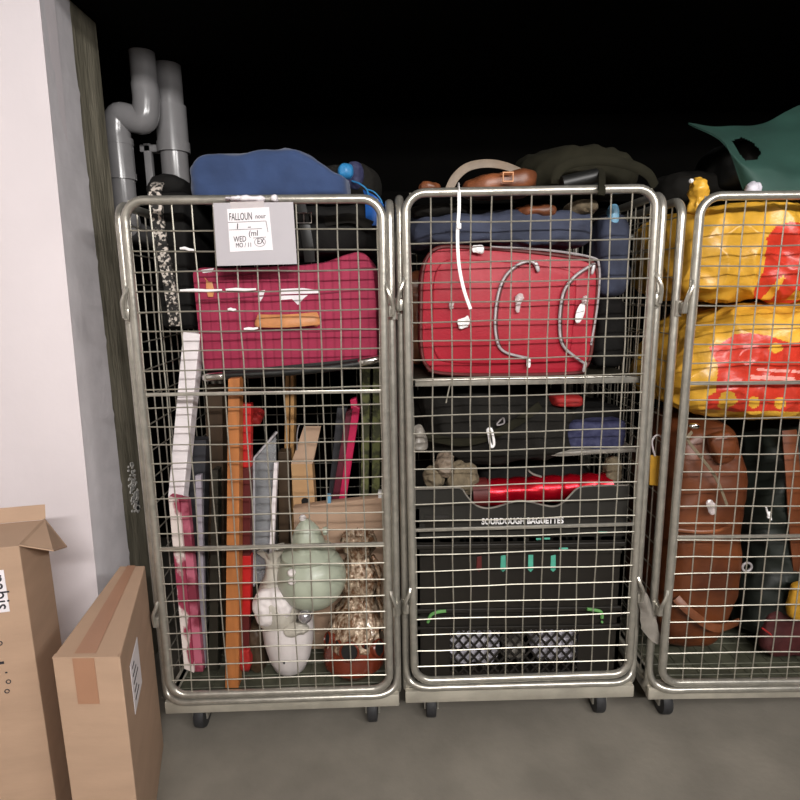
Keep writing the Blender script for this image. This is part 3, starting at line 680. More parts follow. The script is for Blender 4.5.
# slate and pink boards
edgeboard('board', 'slate', 'dark grey leaning board left of the magenta strip', 'board', [(337, 408), (347, 408), (338, 560), (322, 560)], 2.04, .05)
t = thing('board', 'magenta edged board leaning to the right in the left cage', 'board', P(335, 560, 1.96)+Vector((0, .05, 0)))
edgeboard('magenta_edge', 'magenta', None, None, [(353, 405), (360, 408), (337, 560), (330, 560)], 1.96, .03, parent=t, floor=True)
edgeboard('oxblood_face', 'oxblood', None, None, [(346, 412), (353.5, 408), (331, 560), (322, 560)], 1.97, .04, parent=t, floor=True)
edgeboard('tip', 'magenta', None, None, [(350, 400), (356, 398), (358, 408), (351, 409)], 1.965, .03, parent=t)
for x, lb in ((362, 'left one of two leaf patterned olive panels behind the cardboard box'), (373, 'right one of two leaf patterned olive panels, against the cage side')):
    edgeboard('panel', 'leaf', lb, 'panel', [(x, 368), (x+8, 368), (x+6, 545), (x-2, 545)], 1.97 if x < 370 else 1.96, .06)
edgeboard('panel', 'oxblood', 'dark red board hidden behind the magenta edged board', 'board', [(347, 378), (362, 372), (360, 400), (350, 400)], 2.02, .1) if False else None
bm = NB(); fbox(bm, 378, 492, 383, 498.5, 1.90, .03, .002); tag(obj('block', bm, 'white'), 'tiny white block on the cardboard box corner by the cage side', 'block')
bm = NB(); fbox(bm, 326, 495, 331, 504, 1.90, .02, .003); tag(obj('bottle', bm, 'bluemark'), 'small pale blue bottle peeking over the cardboard box', 'bottle')

# cardboard box at the back, reaching the floor
bm = NB(); pts = [P(293, 508, 1.90), P(330, 503, 1.90), P(386, 497, 1.90)]
zf = ZF
base = [Vector((p.x, 1.90, zf)) for p in (P(386, 497, 1.90), P(293, 508, 1.90))]
prism(bm, pts+base, (0, .035, 0), .002)
tag(obj('cardboard_box', bm, 'card'), 'flat brown cardboard box standing behind the celadon jar', 'box')

# white pot
cx = P(289, 640, 1.79); zb = ZF
R_ = 27*1.86/F
t = thing('plant_pot', 'chalky white egg shaped pot with a broken rim at the cage floor', 'pot', (cx.x, 1.79, zb))
hgt = P(289, 624, 1.74).z-zb
prof = [(.001, 0), (R_*.45, .0), (R_*.62, .012), (R_*.80, hgt*.25), (R_*.95, hgt*.55), (R_, hgt*.8), (R_*.98, hgt), (R_*.90, hgt), (R_*.86, hgt*.7), (R_*.5, hgt*.3), (.001, hgt*.3)]
bm = NB(); lathe(bm, prof, (cx.x, 1.79, zb), 48)
for v in bm.verts:
    if v.co.z > zb+hgt*.85:
        a = math.atan2(v.co.y-1.79, v.co.x-cx.x); v.co.z += .014*sin(a*3+1)+.010*noise.noise(Vector((a*4, 0, 1)))-.012*max(0, -sin(a))
obj('body', bm, 'ceramic', t)
for x, y in ((299, 645), (283, 662), (266, 647)):
    bm = NB(); a = math.asin(max(-1, min(1, (P(x, y, 1.70).x-cx.x)/R_))); blob(bm, (cx.x+R_*.93*sin(a), 1.79-R_*.93*cos(a), P(x, y, 1.715).z), (.008, .006, .006), e=1, amp=.002, fr=60, res=4)
    obj('chip', bm, 'slate', t)
# grey-white ruffled vase leaning on the pot
t = thing('bud_vase', 'pale ceramic vase with a ruffled neck lying on the white pot', 'vase', P(276, 632, 1.80))
A = P(283, 620, 1.77); B2 = P(277, 548, 1.80)
ax = (B2-A); ln = ax.length; rot = ax.to_track_quat('Z', 'Y').to_matrix()
def ruff(r, a, z): return r*(1+(.22*sin(a*7) if z > ln*.93 else .04*sin(a*5+z*30)))
k = F/1.87
prof = [(.002, -.03), (14/k, -.025), (20/k, 0), (23/k, ln*.15), (22.5/k, ln*.32), (16/k, ln*.5), (10/k, ln*.66), (8/k, ln*.8), (9/k, ln*.88), (15/k, ln*1.0), (12/k, ln*.99), (5/k, ln*.85), (.001, ln*.8)]
bm = NB(); lathe(bm, prof, A+Vector((-.015, 0, 0)), 42, rot, ruff); obj('body', bm, 'greyceramic', t)
bm = NB(); blob(bm, P(273, 606, 1.735), (.115, .07, .13), e=.85, amp=.012, fr=13, seed=3, res=22, rot=ry(-12)); obj('relief', bm, 'ceramic', t)
bm = NB(); c = P(305, 616, 1.725); lathe(bm, [(.023*sin(pi*i/14)+.0003, -.023*cos(pi*i/14)) for i in range(15)], c, 24)
lathe(bm, [(.006, .021), (.006, .028)], c, 12); tag(obj('bauble', bm, 'bauble'), 'small silver ball resting in the white pot', 'bauble')
bm = NB(); blob(bm, P(295, 628, 1.725), (.09, .06, .03), e=.8, amp=.014, fr=18, seed=8, res=12); tag(obj('figurine', bm, 'greyceramic'), 'small grey ceramic fragment under the silver ball', 'figurine')

# celadon jar
c = P(312, 576, 1.785); r = 34.5*1.91/F
t = thing('lidded_jar', 'round celadon green ceramic jar with a conical lid', 'jar', c-Vector((0, 0, r*.97)))
rot = ry(-2) @ rx(4)
bm = NB(); lathe(bm, [(.002, -r*.97)]+[(r*cos(a)*1.0, r*.97*sin(a)) for a in [R(x) for x in range(-80, 52, 6)]]+[(r*.66, r*.76), (r*.62, r*.74), (.002, r*.7)], c, 56, rot); obj('body', bm, 'celadon', t)
lr = r*.98
bm = NB(); lathe(bm, [(r*.74, r*.70), (r*.78, r*.74), (r*.77, r*.79), (r*.66, r*.87), (r*.54, r*.93), (r*.47, r*.99), (r*.45, r*1.15), (r*.40, r*1.36), (r*.33, r*1.52), (r*.22, r*1.68), (r*.11, r*1.79), (.002, r*1.83)], c+Vector((-.003, 0, 0)), 56, rot, lambda rr, a, z: rr*(1+.03*sin(a*6)*(1 if z > r*.95 else 0))); l = obj('lid', bm, 'celadon', t)
bm = NB(); tp = c+rot @ Vector((-.012, 0, r*1.84)); lathe(bm, [(.002, -.006), (.010, -.004), (.012, .004), (.007, .012), (.001, .013)], tp, 14); obj('finial', bm, 'ceramic', l)
bm = NB(); blob(bm, P(325, 531, 1.76), (.02, .03, .025), e=.9, amp=.004, fr=30, res=8); obj('handle_nub', bm, 'celadon', l)
bm = NB(); blob(bm, c+Vector((-.050, -r*.80, r*.52)), (.026, .028, .022), e=1, amp=.003, fr=30, res=8); blob(bm, c+Vector((-.048, -r*.90, r*.30)), (.026, .024, .018), e=1, amp=.003, fr=30, res=8); obj('handle_nub', bm, 'ceramic', t)

# drip glazed tiered planter
PY = 1.79; cx = P(354, 640, PY); X = cx.x; z0 = ZF
t = thing('strawberry_planter', 'brown glazed planter with round pockets and frothy cream drip glaze tiers', 'planter', (X, PY, z0))
k = 1.83/F
zz = lambda py: P(352, py, PY-.03).z
bm = NB(); lathe(bm, [(.002, z0), (18*k, z0), (22*k, z0+.012), (24*k, zz(672)), (33*k, zz(664)), (33.5*k, zz(655)), (30*k, zz(646)), (26*k, zz(640))], (X, PY, 0), 48); obj('base', bm, 'terracotta', t)
def knob(rr, a, z): return rr*(1+.07*sin(a*11+z*90)+.05*sin(a*17-z*160))
bm = NB(); lathe(bm, [(28*k, zz(650)), (29*k, zz(644)), (29*k, zz(630)), (26*k, zz(618)), (20*k, zz(612)), (18*k, zz(606)), (22*k, zz(598)), (25*k, zz(588)), (23*k, zz(578)), (16*k, zz(570)), (14*k, zz(566)), (20*k, zz(558)), (22*k, zz(552)), (20*k, zz(545)), (15*k, zz(543)), (12*k, zz(550)), (.001, zz(552))], (X, PY, 0), 66, None, knob)
for v in bm.verts: f_ = max(0, min(1, (v.co.z-zz(640))/(zz(600)-zz(640)))); v.co.x = X+(v.co.x-X)*(1-.14*f_)+.022*f_; v.co.y = PY+(v.co.y-PY)*(1-.14*f_)+.05*f_
for i, v in enumerate(bm.verts): v.co += (v.co-Vector((X, PY, v.co.z))).normalized()*noise.noise(v.co*45)*.009
obj('drip_tiers', bm, 'drip', t)
for x, y, rr in ((324, 639, 7), (349, 652, 10), (377, 648, 9), (336, 643, 3), (365, 646, 3)):
    a = math.asin(max(-.95, min(.95, (P(x, y, 1.68).x-X)/(31*k)))); rad = (31.5 if y > 645 else 29)*k
    nrm = Vector((sin(a), -cos(a), .35)).normalized(); p = Vector((X+rad*sin(a), PY-rad*cos(a), P(x, y, PY-rad*cos(a)).z))
    rt = nrm.to_track_quat('Z', 'Y').to_matrix(); s = rr*k
    bm = NB(); lathe(bm, [(s*1.0, -.02), (s*1.05, .004), (s*.9, .008), (s*.82, .004), (s*.8, -.004)], p, 20, rt); b = obj('pocket', bm, 'terracotta' if y > 638 else 'drip', t)
    bm = NB(); lathe(bm, [(s*.83, .001), (s*.82, .003)], p, 20, rt); obj('pocket_shade', bm, 'dark', b)  # dark disc inside the rim stands for the shade in the pocket
bm = NB(); tube(bm, catmull([(X+22*k, PY, zz(560)), (X+29*k, PY-.01, zz(575)), (X+28*k, PY-.01, zz(600)), (X+31*k, PY-.01, zz(612)), (X+30*k, PY-.01, zz(634))], 8), .009, 8)
for v in bm.verts: v.co += noise.noise_vector(v.co*60)*.005
obj('handle', bm, 'drip', t)
# ------------------------------------------------------------------ cage 2
def paint(o, faces_fn, mats):
    me = o.data
    for m in mats: me.materials.append(M[m])
    b = wloc(o)
    for p in me.polygons:
        i = faces_fn(p.center+b, p.normal)
        if i: p.material_index = i
def topx(v):
    """photo position of a world point"""
    x, y, z = v.x, v.y, v.z-CZ
    d = y*cp-z*sp; u = y*sp+z*cp; a, b = F*x/d, -F*u/d
    return 400+a*cr+b*sr, 400-a*sr+b*cr
SHZ = P(520, 379, 1.70).z
YS = 1.735
# red suitcase
t = thing('suitcase', 'bright red soft suitcase with curved grey zips, on the middle cage shelf', 'suitcase', Vector((P(508, 376, YS).x, YS+.1, SHZ)))
out = [(420, 300), (421, 275), (426, 257), (437, 247), (460, 246), (520, 250), (570, 256), (590, 260), (598, 268), (599, 290), (595, 330), (592, 356), (586, 369), (575, 374), (500, 376), (440, 374), (425, 366), (420, 345)]
q = [P(x, y, YS) for x, y in out]
for v in q: v.z = max(v.z, SHZ+.004)
q = catmull(q, 4, True)
for v in q: v.z = max(v.z, SHZ+.003)
bm = NB(); prism(bm, q, (0, .20, 0), .014); b = obj('body', bm, 'red', t)
ctr = P(508, 312, YS)
bm = NB(); tube(bm, [ctr+(v-ctr)*.985+Vector((0, .004, 0)) for v in q], .006, 8, cyc=True); k = obj('piping', bm, 'redband', t); k['label'] = 'dark edge piping'
bm = NB(); pq = [ctr+(v-ctr)*.80+Vector((-.015, 0, 0)) for v in q]; prism(bm, pq, (0, -.007, 0), .005); obj('front_pocket', bm, 'red', t)
def zipline(pts, n, w=.0085):
    bm = NB(); tube(bm, catmull([P(x, y, YS-.016) for x, y in pts], 6), w*.5, 8); z = obj(n, bm, 'zip', t)
    bm = NB(); tube(bm, catmull([P(x+2.2, y+.6, YS-.015) for x, y in pts], 6), .0022, 6); obj('piping', bm, 'redband', z)
    return z
z = zipline([(536, 267), (533, 262), (524, 262), (513, 268), (503, 280), (497, 300), (495, 325), (498, 344), (505, 352), (518, 356), (528, 358)], 'zip')
bm = NB(); blob(bm, P(537, 267, YS-.018), (.012, .008, .030), e=.7, amp=.001, res=6, rot=ry(-20)); blob(bm, P(528.5, 363, YS-.018), (.011, .008, .028), e=.7, amp=.001, res=6) if False else None; obj('zip_pull', bm, 'zip', z)
bm = NB(); blob(bm, P(528.5, 363, YS-.018), (.012, .008, .030), e=.7, amp=.001, res=6); k = obj('zip_pull', bm, 'white', z); k['label'] = 'white zip pull'
z = zipline([(595, 264), (588, 267), (574, 277), (564, 291), (560, 312), (560, 335), (564, 347), (574, 356), (584, 363)], 'zip')
for x, y in ((593, 269), (584.5, 367)):
    bm = NB(); blob(bm, P(x, y, YS-.018), (.010, .008, .032), e=.7, amp=.001, res=6, rot=ry(12)); obj('zip_pull', bm, 'zip', z)
bm = NB(); tube(bm, catmull([P(490, 247, YS+.004), P(545, 250, YS-.002), P(590, 257, YS-.002), P(599, 266, YS+.0), P(598, 300, YS), P(591, 345, YS)], 6), .0036, 7); k = obj('piping', bm, 'zip', t); k['label'] = 'grey reflective piping'
bm = NB(); c = P(580, 313, YS-.016); lathe(bm, [(.001, 0), (.013, 0), (.0135, .002), (.011, .004), (.001, .0045)], (0, 0, 0), 28)
for v in bm.verts: v.co = c+Matrix.Rotation(R(14), 3, 'Y') @ (Vector((v.co.x*.9, -v.co.z, v.co.y*2.3)))
k = obj('badge', bm, 'white', t); k['label'] = 'white oval badge'
bm = NB(); tube(bm, [P(576, 313, YS-.0212), P(584, 311, YS-.0212)], .0012, 4); obj('badge_mark', bm, 'zip', k)
for x, y, w_, h_, rr in ((477, 249, .030, .022, 10), (464, 322, .040, .026, -30), (519, 303, .016, .05, 5), (452, 305, .012, .02, 0), (585.5, 299, .014, .02, 0)):
    bm = NB(); blob(bm, P(x, y, YS-.020), (w_, .010, h_), e=.7, amp=.008, fr=40, res=8, seed=x, rot=ry(rr)); k = obj('plastic_scrap', bm, 'white' if w_ > .025 else 'clear', t)
# white cable tie on the top rail
bm = NB(); tube(bm, catmull([P(459, 190, 1.664), P(459, 210, 1.656), P(457.5, 235, 1.655), P(459, 265, 1.652), P(464, 290, 1.652), P(470.5, 309, 1.652)], 8), .1, 8, flat=(.004, .0098))
t = thing('cable_tie', 'long white cable tie dangling from the top rail of the middle cage', 'cable tie', P(464, 310, 1.655)); 
o = obj('tail', bm, 'white', t)
bm = NB(); ringc = P(458.5, 190, 1.677); tube(bm, [ringc+Vector((0, .0165*cos(k*pi/8), .0165*sin(k*pi/8))) for k in range(16)], .1, 8, cyc=True, flat=(.008, .003)); obj('loop', bm, 'white', t)
bm = NB(); box(bm, P(459, 226, 1.652), (.012, .008, .016), bev=.002); obj('lock', bm, 'white', t)

# denim over the case
def denimfn(w, q):
    return Vector((w.x, w.y, w.z*(1+.10*sin(w.x*13))))
bm = NB(); a, b = P(412, 213, 1.76), P(598, 250, 1.76); zs = P(437, 247, YS).z+.002
blob(bm, ((a.x+b.x)/2, 2.00, (a.z+zs)/2+.004), (b.x-a.x, .50, a.z-zs), e=.34, amp=.012, fr=9, seed=21, res=36, fn=denimfn, crease=.9)
tag(obj('denim_clothes', bm, 'denim'), 'bundle of dark blue denim lying along the top of the red suitcase', 'clothing')
bm = NB(); a, b = P(598, 214, 1.82), P(630, 296, 1.82)
blob(bm, (.672, 1.90, (a.z+b.z)/2), (.10, .18, a.z-b.z), e=.5, amp=.014, fr=8, seed=31, res=30)
tag(obj('denim_bag', bm, 'denim'), 'dark blue denim bag slumped at the right behind the red suitcase', 'bag')
bm = NB(); blob(bm, (.672, 1.92, (b.z+SHZ)/2), (.09, .18, b.z-SHZ-.02), e=.4, amp=.012, fr=8, seed=32, res=20); tag(obj('dark_bag', bm, 'blackfab'), 'black bag on the shelf underneath the denim bag', 'bag')
bm = NB(); a = P(424, 270, 1.97); blob(bm, (P(414, 270, 1.97).x+.02, 2.05, (a.z+SHZ)/2), (.10, .12, a.z-SHZ-.01), e=.5, amp=.015, fr=10, seed=33, res=18)
tag(obj('leather_pouch', bm, 'leather_d'), 'small brown leather pouch left behind the red suitcase', 'pouch')

# shoes and cloth under the top rail
for nm, mt, x0, y0, x1, y1, Y, lb, cat, sd in (('sandal', 'leather_d', 521, 204, 561, 216, 1.74, 'copper brown leather sandal lying under the top rail of the middle cage', 'shoe', 4),
        ('cloth', 'beige', 574, 199, 602, 212, 1.74, 'folded beige cloth under the top rail, right of the copper sandal', 'cloth', 5),
        ('bottle', 'bluemark', 611, 203, 620, 231, 1.82, 'pale blue bottle standing at the right under the top rail', 'bottle', 6),
        ('cloth', 'charcoal', 413, 203, 470, 214, 1.75, 'dark charcoal cloth under the top rail left of the cable tie', 'cloth', 7)):
    bm = NB(); pblob(bm, x0, y0, x1, y1, Y, .14 if nm != 'bottle' else .05, e=.7, amp=.008 if nm != 'bottle' else .001, fr=16, seed=sd, res=16)
    tag(obj(nm, bm, mt), lb, cat)
# brown leather bag with its strap, on top
t = thing('handbag', 'brown leather handbag with an arched tan strap, on top of the middle cage', 'bag', P(505, 192, 1.80)+Vector((0, .08, 0)))
def hbfn(w, q): return Vector((w.x, w.y, w.z*(.55+.45*(q.x+1)/2) + .012*(q.x)))
bm = NB(); a, b = P(466, 168, 1.76), P(541, 194, 1.76); blob(bm, ((a.x+b.x)/2, 1.86, (a.z+b.z)/2), (b.x-a.x, .20, (a.z-b.z)), e=.55, amp=.010, fr=10, seed=41, res=24, fn=hbfn); obj('body', bm, 'leather_d', t)
bm = NB(); tube(bm, catmull([P(449, 190, 1.75), P(455, 178, 1.75), P(466, 168, 1.76), P(480, 164, 1.77), P(495, 164, 1.78), P(508, 167, 1.80), P(520, 172, 1.80)], 6), .1, 8, flat=(.006, .026)); k = obj('strap', bm, 'tanstrap', t); k['label'] = 'greyish tan strap'
bm = NB(); c = P(508, 177, 1.735); tube(bm, [c+Vector((x, 0, z)) for x, z in ((-.014, -.012), (.014, -.012), (.014, .012), (-.014, .012))], .0035, 6, cyc=True); obj('buckle', bm, 'leather', t)
bm = NB(); blob(bm, P(430, 188, 1.80), (.06, .08, .03), e=.8, amp=.008, fr=20, seed=2, res=12); tag(obj('leather_scrap', bm, 'leather_d'), 'small brown leather piece at the top left corner of the middle cage', 'leather')
# olive bag
t = thing('holdall', 'dark olive holdall with a broad arched strap, on top of the middle cage', 'bag', P(590, 196, 1.85)+Vector((0, .15, 0)))
def olfn(w, q): return Vector((w.x, w.y, w.z*(1-.38*max(0, q.x)-.1*max(0, -q.x))))
bm = NB(); a, b = P(526, 141, 1.90), P(652, 196, 1.90); blob(bm, ((a.x+b.x)/2, 2.10, (a.z+b.z)/2+.005), (b.x-a.x, .36, a.z-b.z), e=.6, amp=.02, fr=7, seed=44, res=32, fn=olfn); obj('body', bm, 'olive', t)
bm = NB(); tube(bm, catmull([P(556, 184, 1.80), P(558, 172, 1.80), P(572, 163, 1.80), P(600, 160, 1.80), P(630, 165, 1.80), P(648, 174, 1.81), P(655, 186, 1.83)], 8), .1, 10, flat=(.010, .030)); obj('strap', bm, 'olive', t)
bm = NB(); tube(bm, catmull([P(602, 170, 1.78), P(602, 180, 1.705), P(602, 190, 1.653), P(601, 195, 1.650)], 6), .1, 8, flat=(.006, .024)); obj('strap_end', bm, 'olive', t)
bm = NB(); tube(bm, [P(562, 184, 1.77), P(597, 176, 1.77)], .022, 16); tag(obj('roll', bm, 'black'), 'short black roll lying under the strap of the olive holdall', 'roll')

# crates, bottom to top
YC = 1.722
zc = [ZF+.002, P(520, 612, YC).z, P(520, 541, YC).z, P(520, 489, YC).z]
cx0, cx1 = P(416, 560, YC).x, P(624, 560, YC).x
def tray(name, label, m, z0, z1, frontpts=None, open_front=False):
    t = thing(name, label, 'crate', ((cx0+cx1)/2, YC+.28, z0), 'stacked black bread crates')
    d = .52; th = .012
    bm = NB(); box(bm, ((cx0+cx1)/2, YC+d/2, z0+.006), (cx1-cx0, d, .012)); 
    box(bm, (cx0+th/2, YC+d/2, (z0+z1)/2), (th, d, z1-z0)); box(bm, (cx1-th/2, YC+d/2, (z0+z1)/2), (th, d, z1-z0)); box(bm, ((cx0+cx1)/2, YC+d-th/2, (z0+z1)/2), (cx1-cx0, th, z1-z0))
    obj('body', bm, m, t, False)
    return t, d
# bottom crate with lattice
z0, z1 = zc[0], zc[1]
t, d = tray('crate', 'black lattice fronted crate with green handle ends, bottom of the stack', 'crate2', z0, z1-.003)
g = lambda px, py: P(px, py, YC)
bm = NB()
zl, zh = g(500, 673).z, g(500, 630).z; xl, xm0, xm1, xr = g(450, 650).x, g(498, 650).x, g(540, 650).x, g(578, 650).x
for (a0, b0, a1, b1) in ((cx0, z0, xl, z1-.003), (xr, z0, cx1, z1-.003), (xl, zh, xr, z1-.003), (xl, z0, xr, zl)):
    box(bm, ((a0+a1)/2, YC+.006, (b0+b1)/2), (a1-a0, .012, b1-b0))
for zz_ in (z1-.012, z1-.05): box(bm, ((cx0+cx1)/2, YC-.003, zz_), (cx1-cx0, .012, .010), bev=.002)
obj('front', bm, 'crate2', t, False)
bm = NB(); step = .034
n = int((xr-xl)/step)+6
for s in (1, -1):
    for i in range(-6, n):
        x0 = xl+i*step; pts = []
        h_ = zh-zl
        xa, xb = (x0, x0+h_*.8) if s > 0 else (x0+h_*.8, x0)
        # clip to the window
        t0, t1 = 0, 1
        for lim, sgn in ((xl, 1), (xr, -1)):
            for _ in range(1):
                da = (xa-lim)*sgn; db = (xb-lim)*sgn
                if da < 0 and db < 0: t0, t1 = 1, 0
                elif da < 0: t0 = max(t0, da/(da-db))
                elif db < 0: t1 = min(t1, da/(da-db))
        if t1-t0 > .02:
            A = Vector((xa+(xb-xa)*t0, YC+.005, zl+h_*t0)); B = Vector((xa+(xb-xa)*t1, YC+.005, zl+h_*t1)); tube(bm, [A, B], .0042, 5)
obj('lattice', bm, 'crate2', t)
for pts in ([(428, 622), (431, 615), (438, 612), (446, 611)], [(587, 609), (594, 610), (601, 612), (602, 618)]):
    bm = NB(); tube(bm, catmull([P(x, y, YC-.014) for x, y in pts], 5), .0055, 8); k = obj('handle_end', bm, 'green', t); k['label'] = 'green plastic handle end'
    bm = NB(); blob(bm, P(pts[0][0] if pts[0][0] < 500 else pts[-1][0], 622, YC-.012), (.009, .009, .009), e=1, amp=0, res=4); obj('handle_stud', bm, 'green', k)
for x0, x1, y0, y1, sd, lb in ((448, 500, 634, 672, 3, 'crumpled lilac white plastic bag at left behind the crate lattice'), (536, 579, 628, 664, 7, 'crumpled lilac white plastic bag at right behind the crate lattice')):
    bm = NB(); a, b = P(x0, y0, YC+.03), P(x1, y1, YC+.03); blob(bm, ((a.x+b.x)/2, YC+.085, (a.z+z0+.03)/2), (b.x-a.x, .10, a.z-z0-.034), e=.5, amp=.012, fr=22, seed=sd, res=26, crease=1)
    tag(obj('plastic_bag', bm, 'lilac'), lb, 'bag')
bm = NB(); blob(bm, (g(520, 650).x-.005, YC+.09, z0+.06), (.07, .10, .06), e=.6, amp=.010, fr=18, seed=11, res=18); tag(obj('plastic_bag', bm, 'greymesh'), 'dull grey plastic bag between the two lilac bags in the bottom crate', 'bag')
# middle crate with teal marks
z0, z1 = zc[1], zc[2]
t, d = tray('crate', 'brownish black crate with teal paint marks, in the middle of the stack', 'crate2', z0, z1-.003)
bm = NB(); box(bm, ((cx0+cx1)/2, YC+.006, (z0+z1)/2), (cx1-cx0, .012, z1-z0-.003)); box(bm, ((cx0+cx1)/2, YC-.004, z1-.012), (cx1-cx0, .014, .016), bev=.003); box(bm, ((cx0+cx1)/2, YC-.002, g(500, 553).z), (cx1-cx0-.02, .010, .010), bev=.002); box(bm, ((cx0+cx1)/2, YC-.002, z0+.010), (cx1-cx0, .010, .016), bev=.003)
obj('front', bm, 'crate2', t, False)
for x, y0, y1, m in ((503, 556, 572, 'teal'), (530.5, 555, 572, 'teal'), (553, 556, 572, 'teal'), (479, 557, 572, 'redband')):
    bm = NB(); a, b = P(x, y0, YC-.002), P(x, y1, YC-.002); w_ = .0085
    prism(bm, [Vector((a.x-w_*.8, YC-.003, a.z)), Vector((a.x+w_, YC-.003, a.z+.004)), Vector((b.x+w_, YC-.003, b.z+.008)), Vector((b.x, YC-.003, b.z)), Vector((b.x-w_, YC-.003, b.z+.008))], (0, .004, 0), .001); obj('paint_mark', bm, m, t, False)
for x0, x1, y in ((536, 541, 539), (544, 550, 538.5), (559, 568, 548.5), (598, 607, 532.5)):
    bm = NB(); a, b = P(x0, y, YC-.012), P(x1, y, YC-.012); box(bm, (a+b)/2+Vector((0, 0, 0)), (b.x-a.x, .003, .006), bev=.001); obj('paint_mark', bm, 'teal', t, False)
# top crate with wavy front and lettering
z0, z1 = zc[2], zc[3]
t, d = tray('crate', 'black crate with a wavy front edge and white bread lettering, top of the stack', 'crate', z0, z1-.06)
wave = catmull([P(x, y, YC) for x, y in ((421, 490), (440, 489.5), (460, 489), (466, 496), (474, 505), (484, 509), (494, 508.5), (506, 505), (518, 502), (530, 503), (543, 506), (554, 507.5), (563, 504), (570, 497), (577, 490), (584, 487.5), (604, 486.5), (624, 486))], 3)
a0, a1 = wave[0], wave[-1]
bm = NB(); t2 = bmesh.new()
poly = [Vector((cx0, YC, a0.z))]+wave[1:-1]+[Vector((cx1, YC, a1.z))]
lo = [Vector((v.x, YC, z0)) for v in poly]
for i in range(len(poly)-1):
    hexa(bm, [poly[i], poly[i+1], lo[i+1], lo[i]]+[v+Vector((0, .012, 0)) for v in (poly[i], poly[i+1], lo[i+1], lo[i])])
bmesh.ops.remove_doubles(bm, verts=bm.verts, dist=1e-5)
bad = [f for f in bm.faces if abs(f.calc_center_median().y-YC-.006) < .001 and abs(f.normal.x) > .99 and cx0+.01 < f.calc_center_median().x < cx1-.01]
bmesh.ops.delete(bm, geom=bad, context='FACES_ONLY')
obj('front', bm, 'crate', t, False)
bm = NB(); tube(bm, [v+Vector((0, .005, .001)) for v in poly], .0035, 6); k = obj('top_lip', bm, 'zip', t) if False else obj('top_lip', bm, 'greymesh', t)
bm = NB(); box(bm, P(437, 523, YC-.001), (.075, .003, .05), bev=.001); obj('rib_panel', bm, 'crate2', t)
tp = P(481.5, 524.2, YC-.0005); te = P(563.5, 522.8, YC-.0005)
text('lettering', 'SOURDOUGH BAGUETTES', 'white', t, tp, .0272, (pi/2, R(0), 0), .0008, w=(te.x-tp.x), bold=.0010)['label'] = 'white lettering'
# things in the top crate
zi = z0+.014
cyl0, cyl1 = P(478, 489, 1.80), P(606, 485, 1.86)
t = thing('gift_tube', 'shiny red foil tube lying in the black bread crate', 'tube', ((cyl0.x+cyl1.x)/2, 1.83, zi))
r_ = .050
A = Vector((cyl0.x, 1.81, P(500, 487, 1.78).z-.03)); B = Vector((cyl1.x, 1.85, P(600, 482, 1.80).z-.03))
bm = NB(); n = 24
tube(bm, [A+(B-A)*i/n for i in range(n+1)], [r_*(.9+.06*sin(i*1.9)*(i > 3)) for i in range(n+1)], 26)
for v in bm.verts: v.co += noise.noise_vector(v.co*26)*.004
obj('foil', bm, 'redmetal', t)
bm = NB(); tube(bm, [A+Vector((-.02, 0, 0)), A+Vector((.03, .001, .002))], r_*.98, 24); obj('end_cap', bm, 'redband', t)
bm = NB(); tube(bm, [B-(B-A)*.02, B+Vector((.012, 0, 0))], r_*.8, 24); obj('end_cap', bm, 'redband', t)
bm = NB(); blob(bm, (A.x/2+B.x/2, 2.02, zi+.10), ((B.x-A.x)*.85, .18, .15), e=.5, amp=.02, fr=8, seed=51, res=24); tag(obj('black_cloth', bm, 'blackfab'), 'black cloth stuffed behind the red foil tube in the top crate', 'cloth')
for x, y, sx, sz, sd, lb in ((433, 478, .050, .060, 1, 'small beige plush toy at the far left of the top crate'), (462, 477, .085, .11, 2, 'larger fluffy beige plush toy left of the red foil tube'), (445, 463, .05, .085, 3, 'paler tan plush ear sticking up between the two beige toys')):
    bm = NB(); c = P(x, y, 1.80); blob(bm, c, (sx, .08, sz), e=.9, amp=.014, fr=18, seed=sd, res=18, crease=.9); 
    if sd == 3:
        for v in bm.verts: v.co.x += (v.co.z-c.z)*.25*sin((v.co.z-c.z)*40)
    for v in bm.verts: pass
    tag(obj('plush_toy', bm, 'beige' if sd != 3 else 'tanstrap'), lb, 'toy', 'plush toys in the top crate')
bm = NB(); c = P(437, 505, 1.78); blob(bm, (P(450, 500, 1.8).x, 1.83, zi+.065), (.17, .12, .095), e=.5, amp=.006, fr=10, seed=60, res=18); tag(obj('cloth', bm, 'charcoal'), 'dark grey cloth under the plush toys in the top crate', 'cloth')
bm = NB(); pblob(bm, 608, 460, 623, 489, 1.82, .06, e=.8, amp=.012, fr=18, seed=8, res=16)
for v in bm.verts: v.co.z -= .0
tag(obj('plush_toy', bm, 'beige'), 'beige plush toy at the right end of the red foil tube', 'toy')
bm = NB(); tube(bm, catmull([P(528, 470, 1.74), P(533, 474, 1.74), P(541, 476.5, 1.75)], 5), .1, 8, flat=(.012, .006)); tag(obj('ribbon', bm, 'greymesh'), 'short grey ribbon end lying on the red foil tube', 'ribbon')

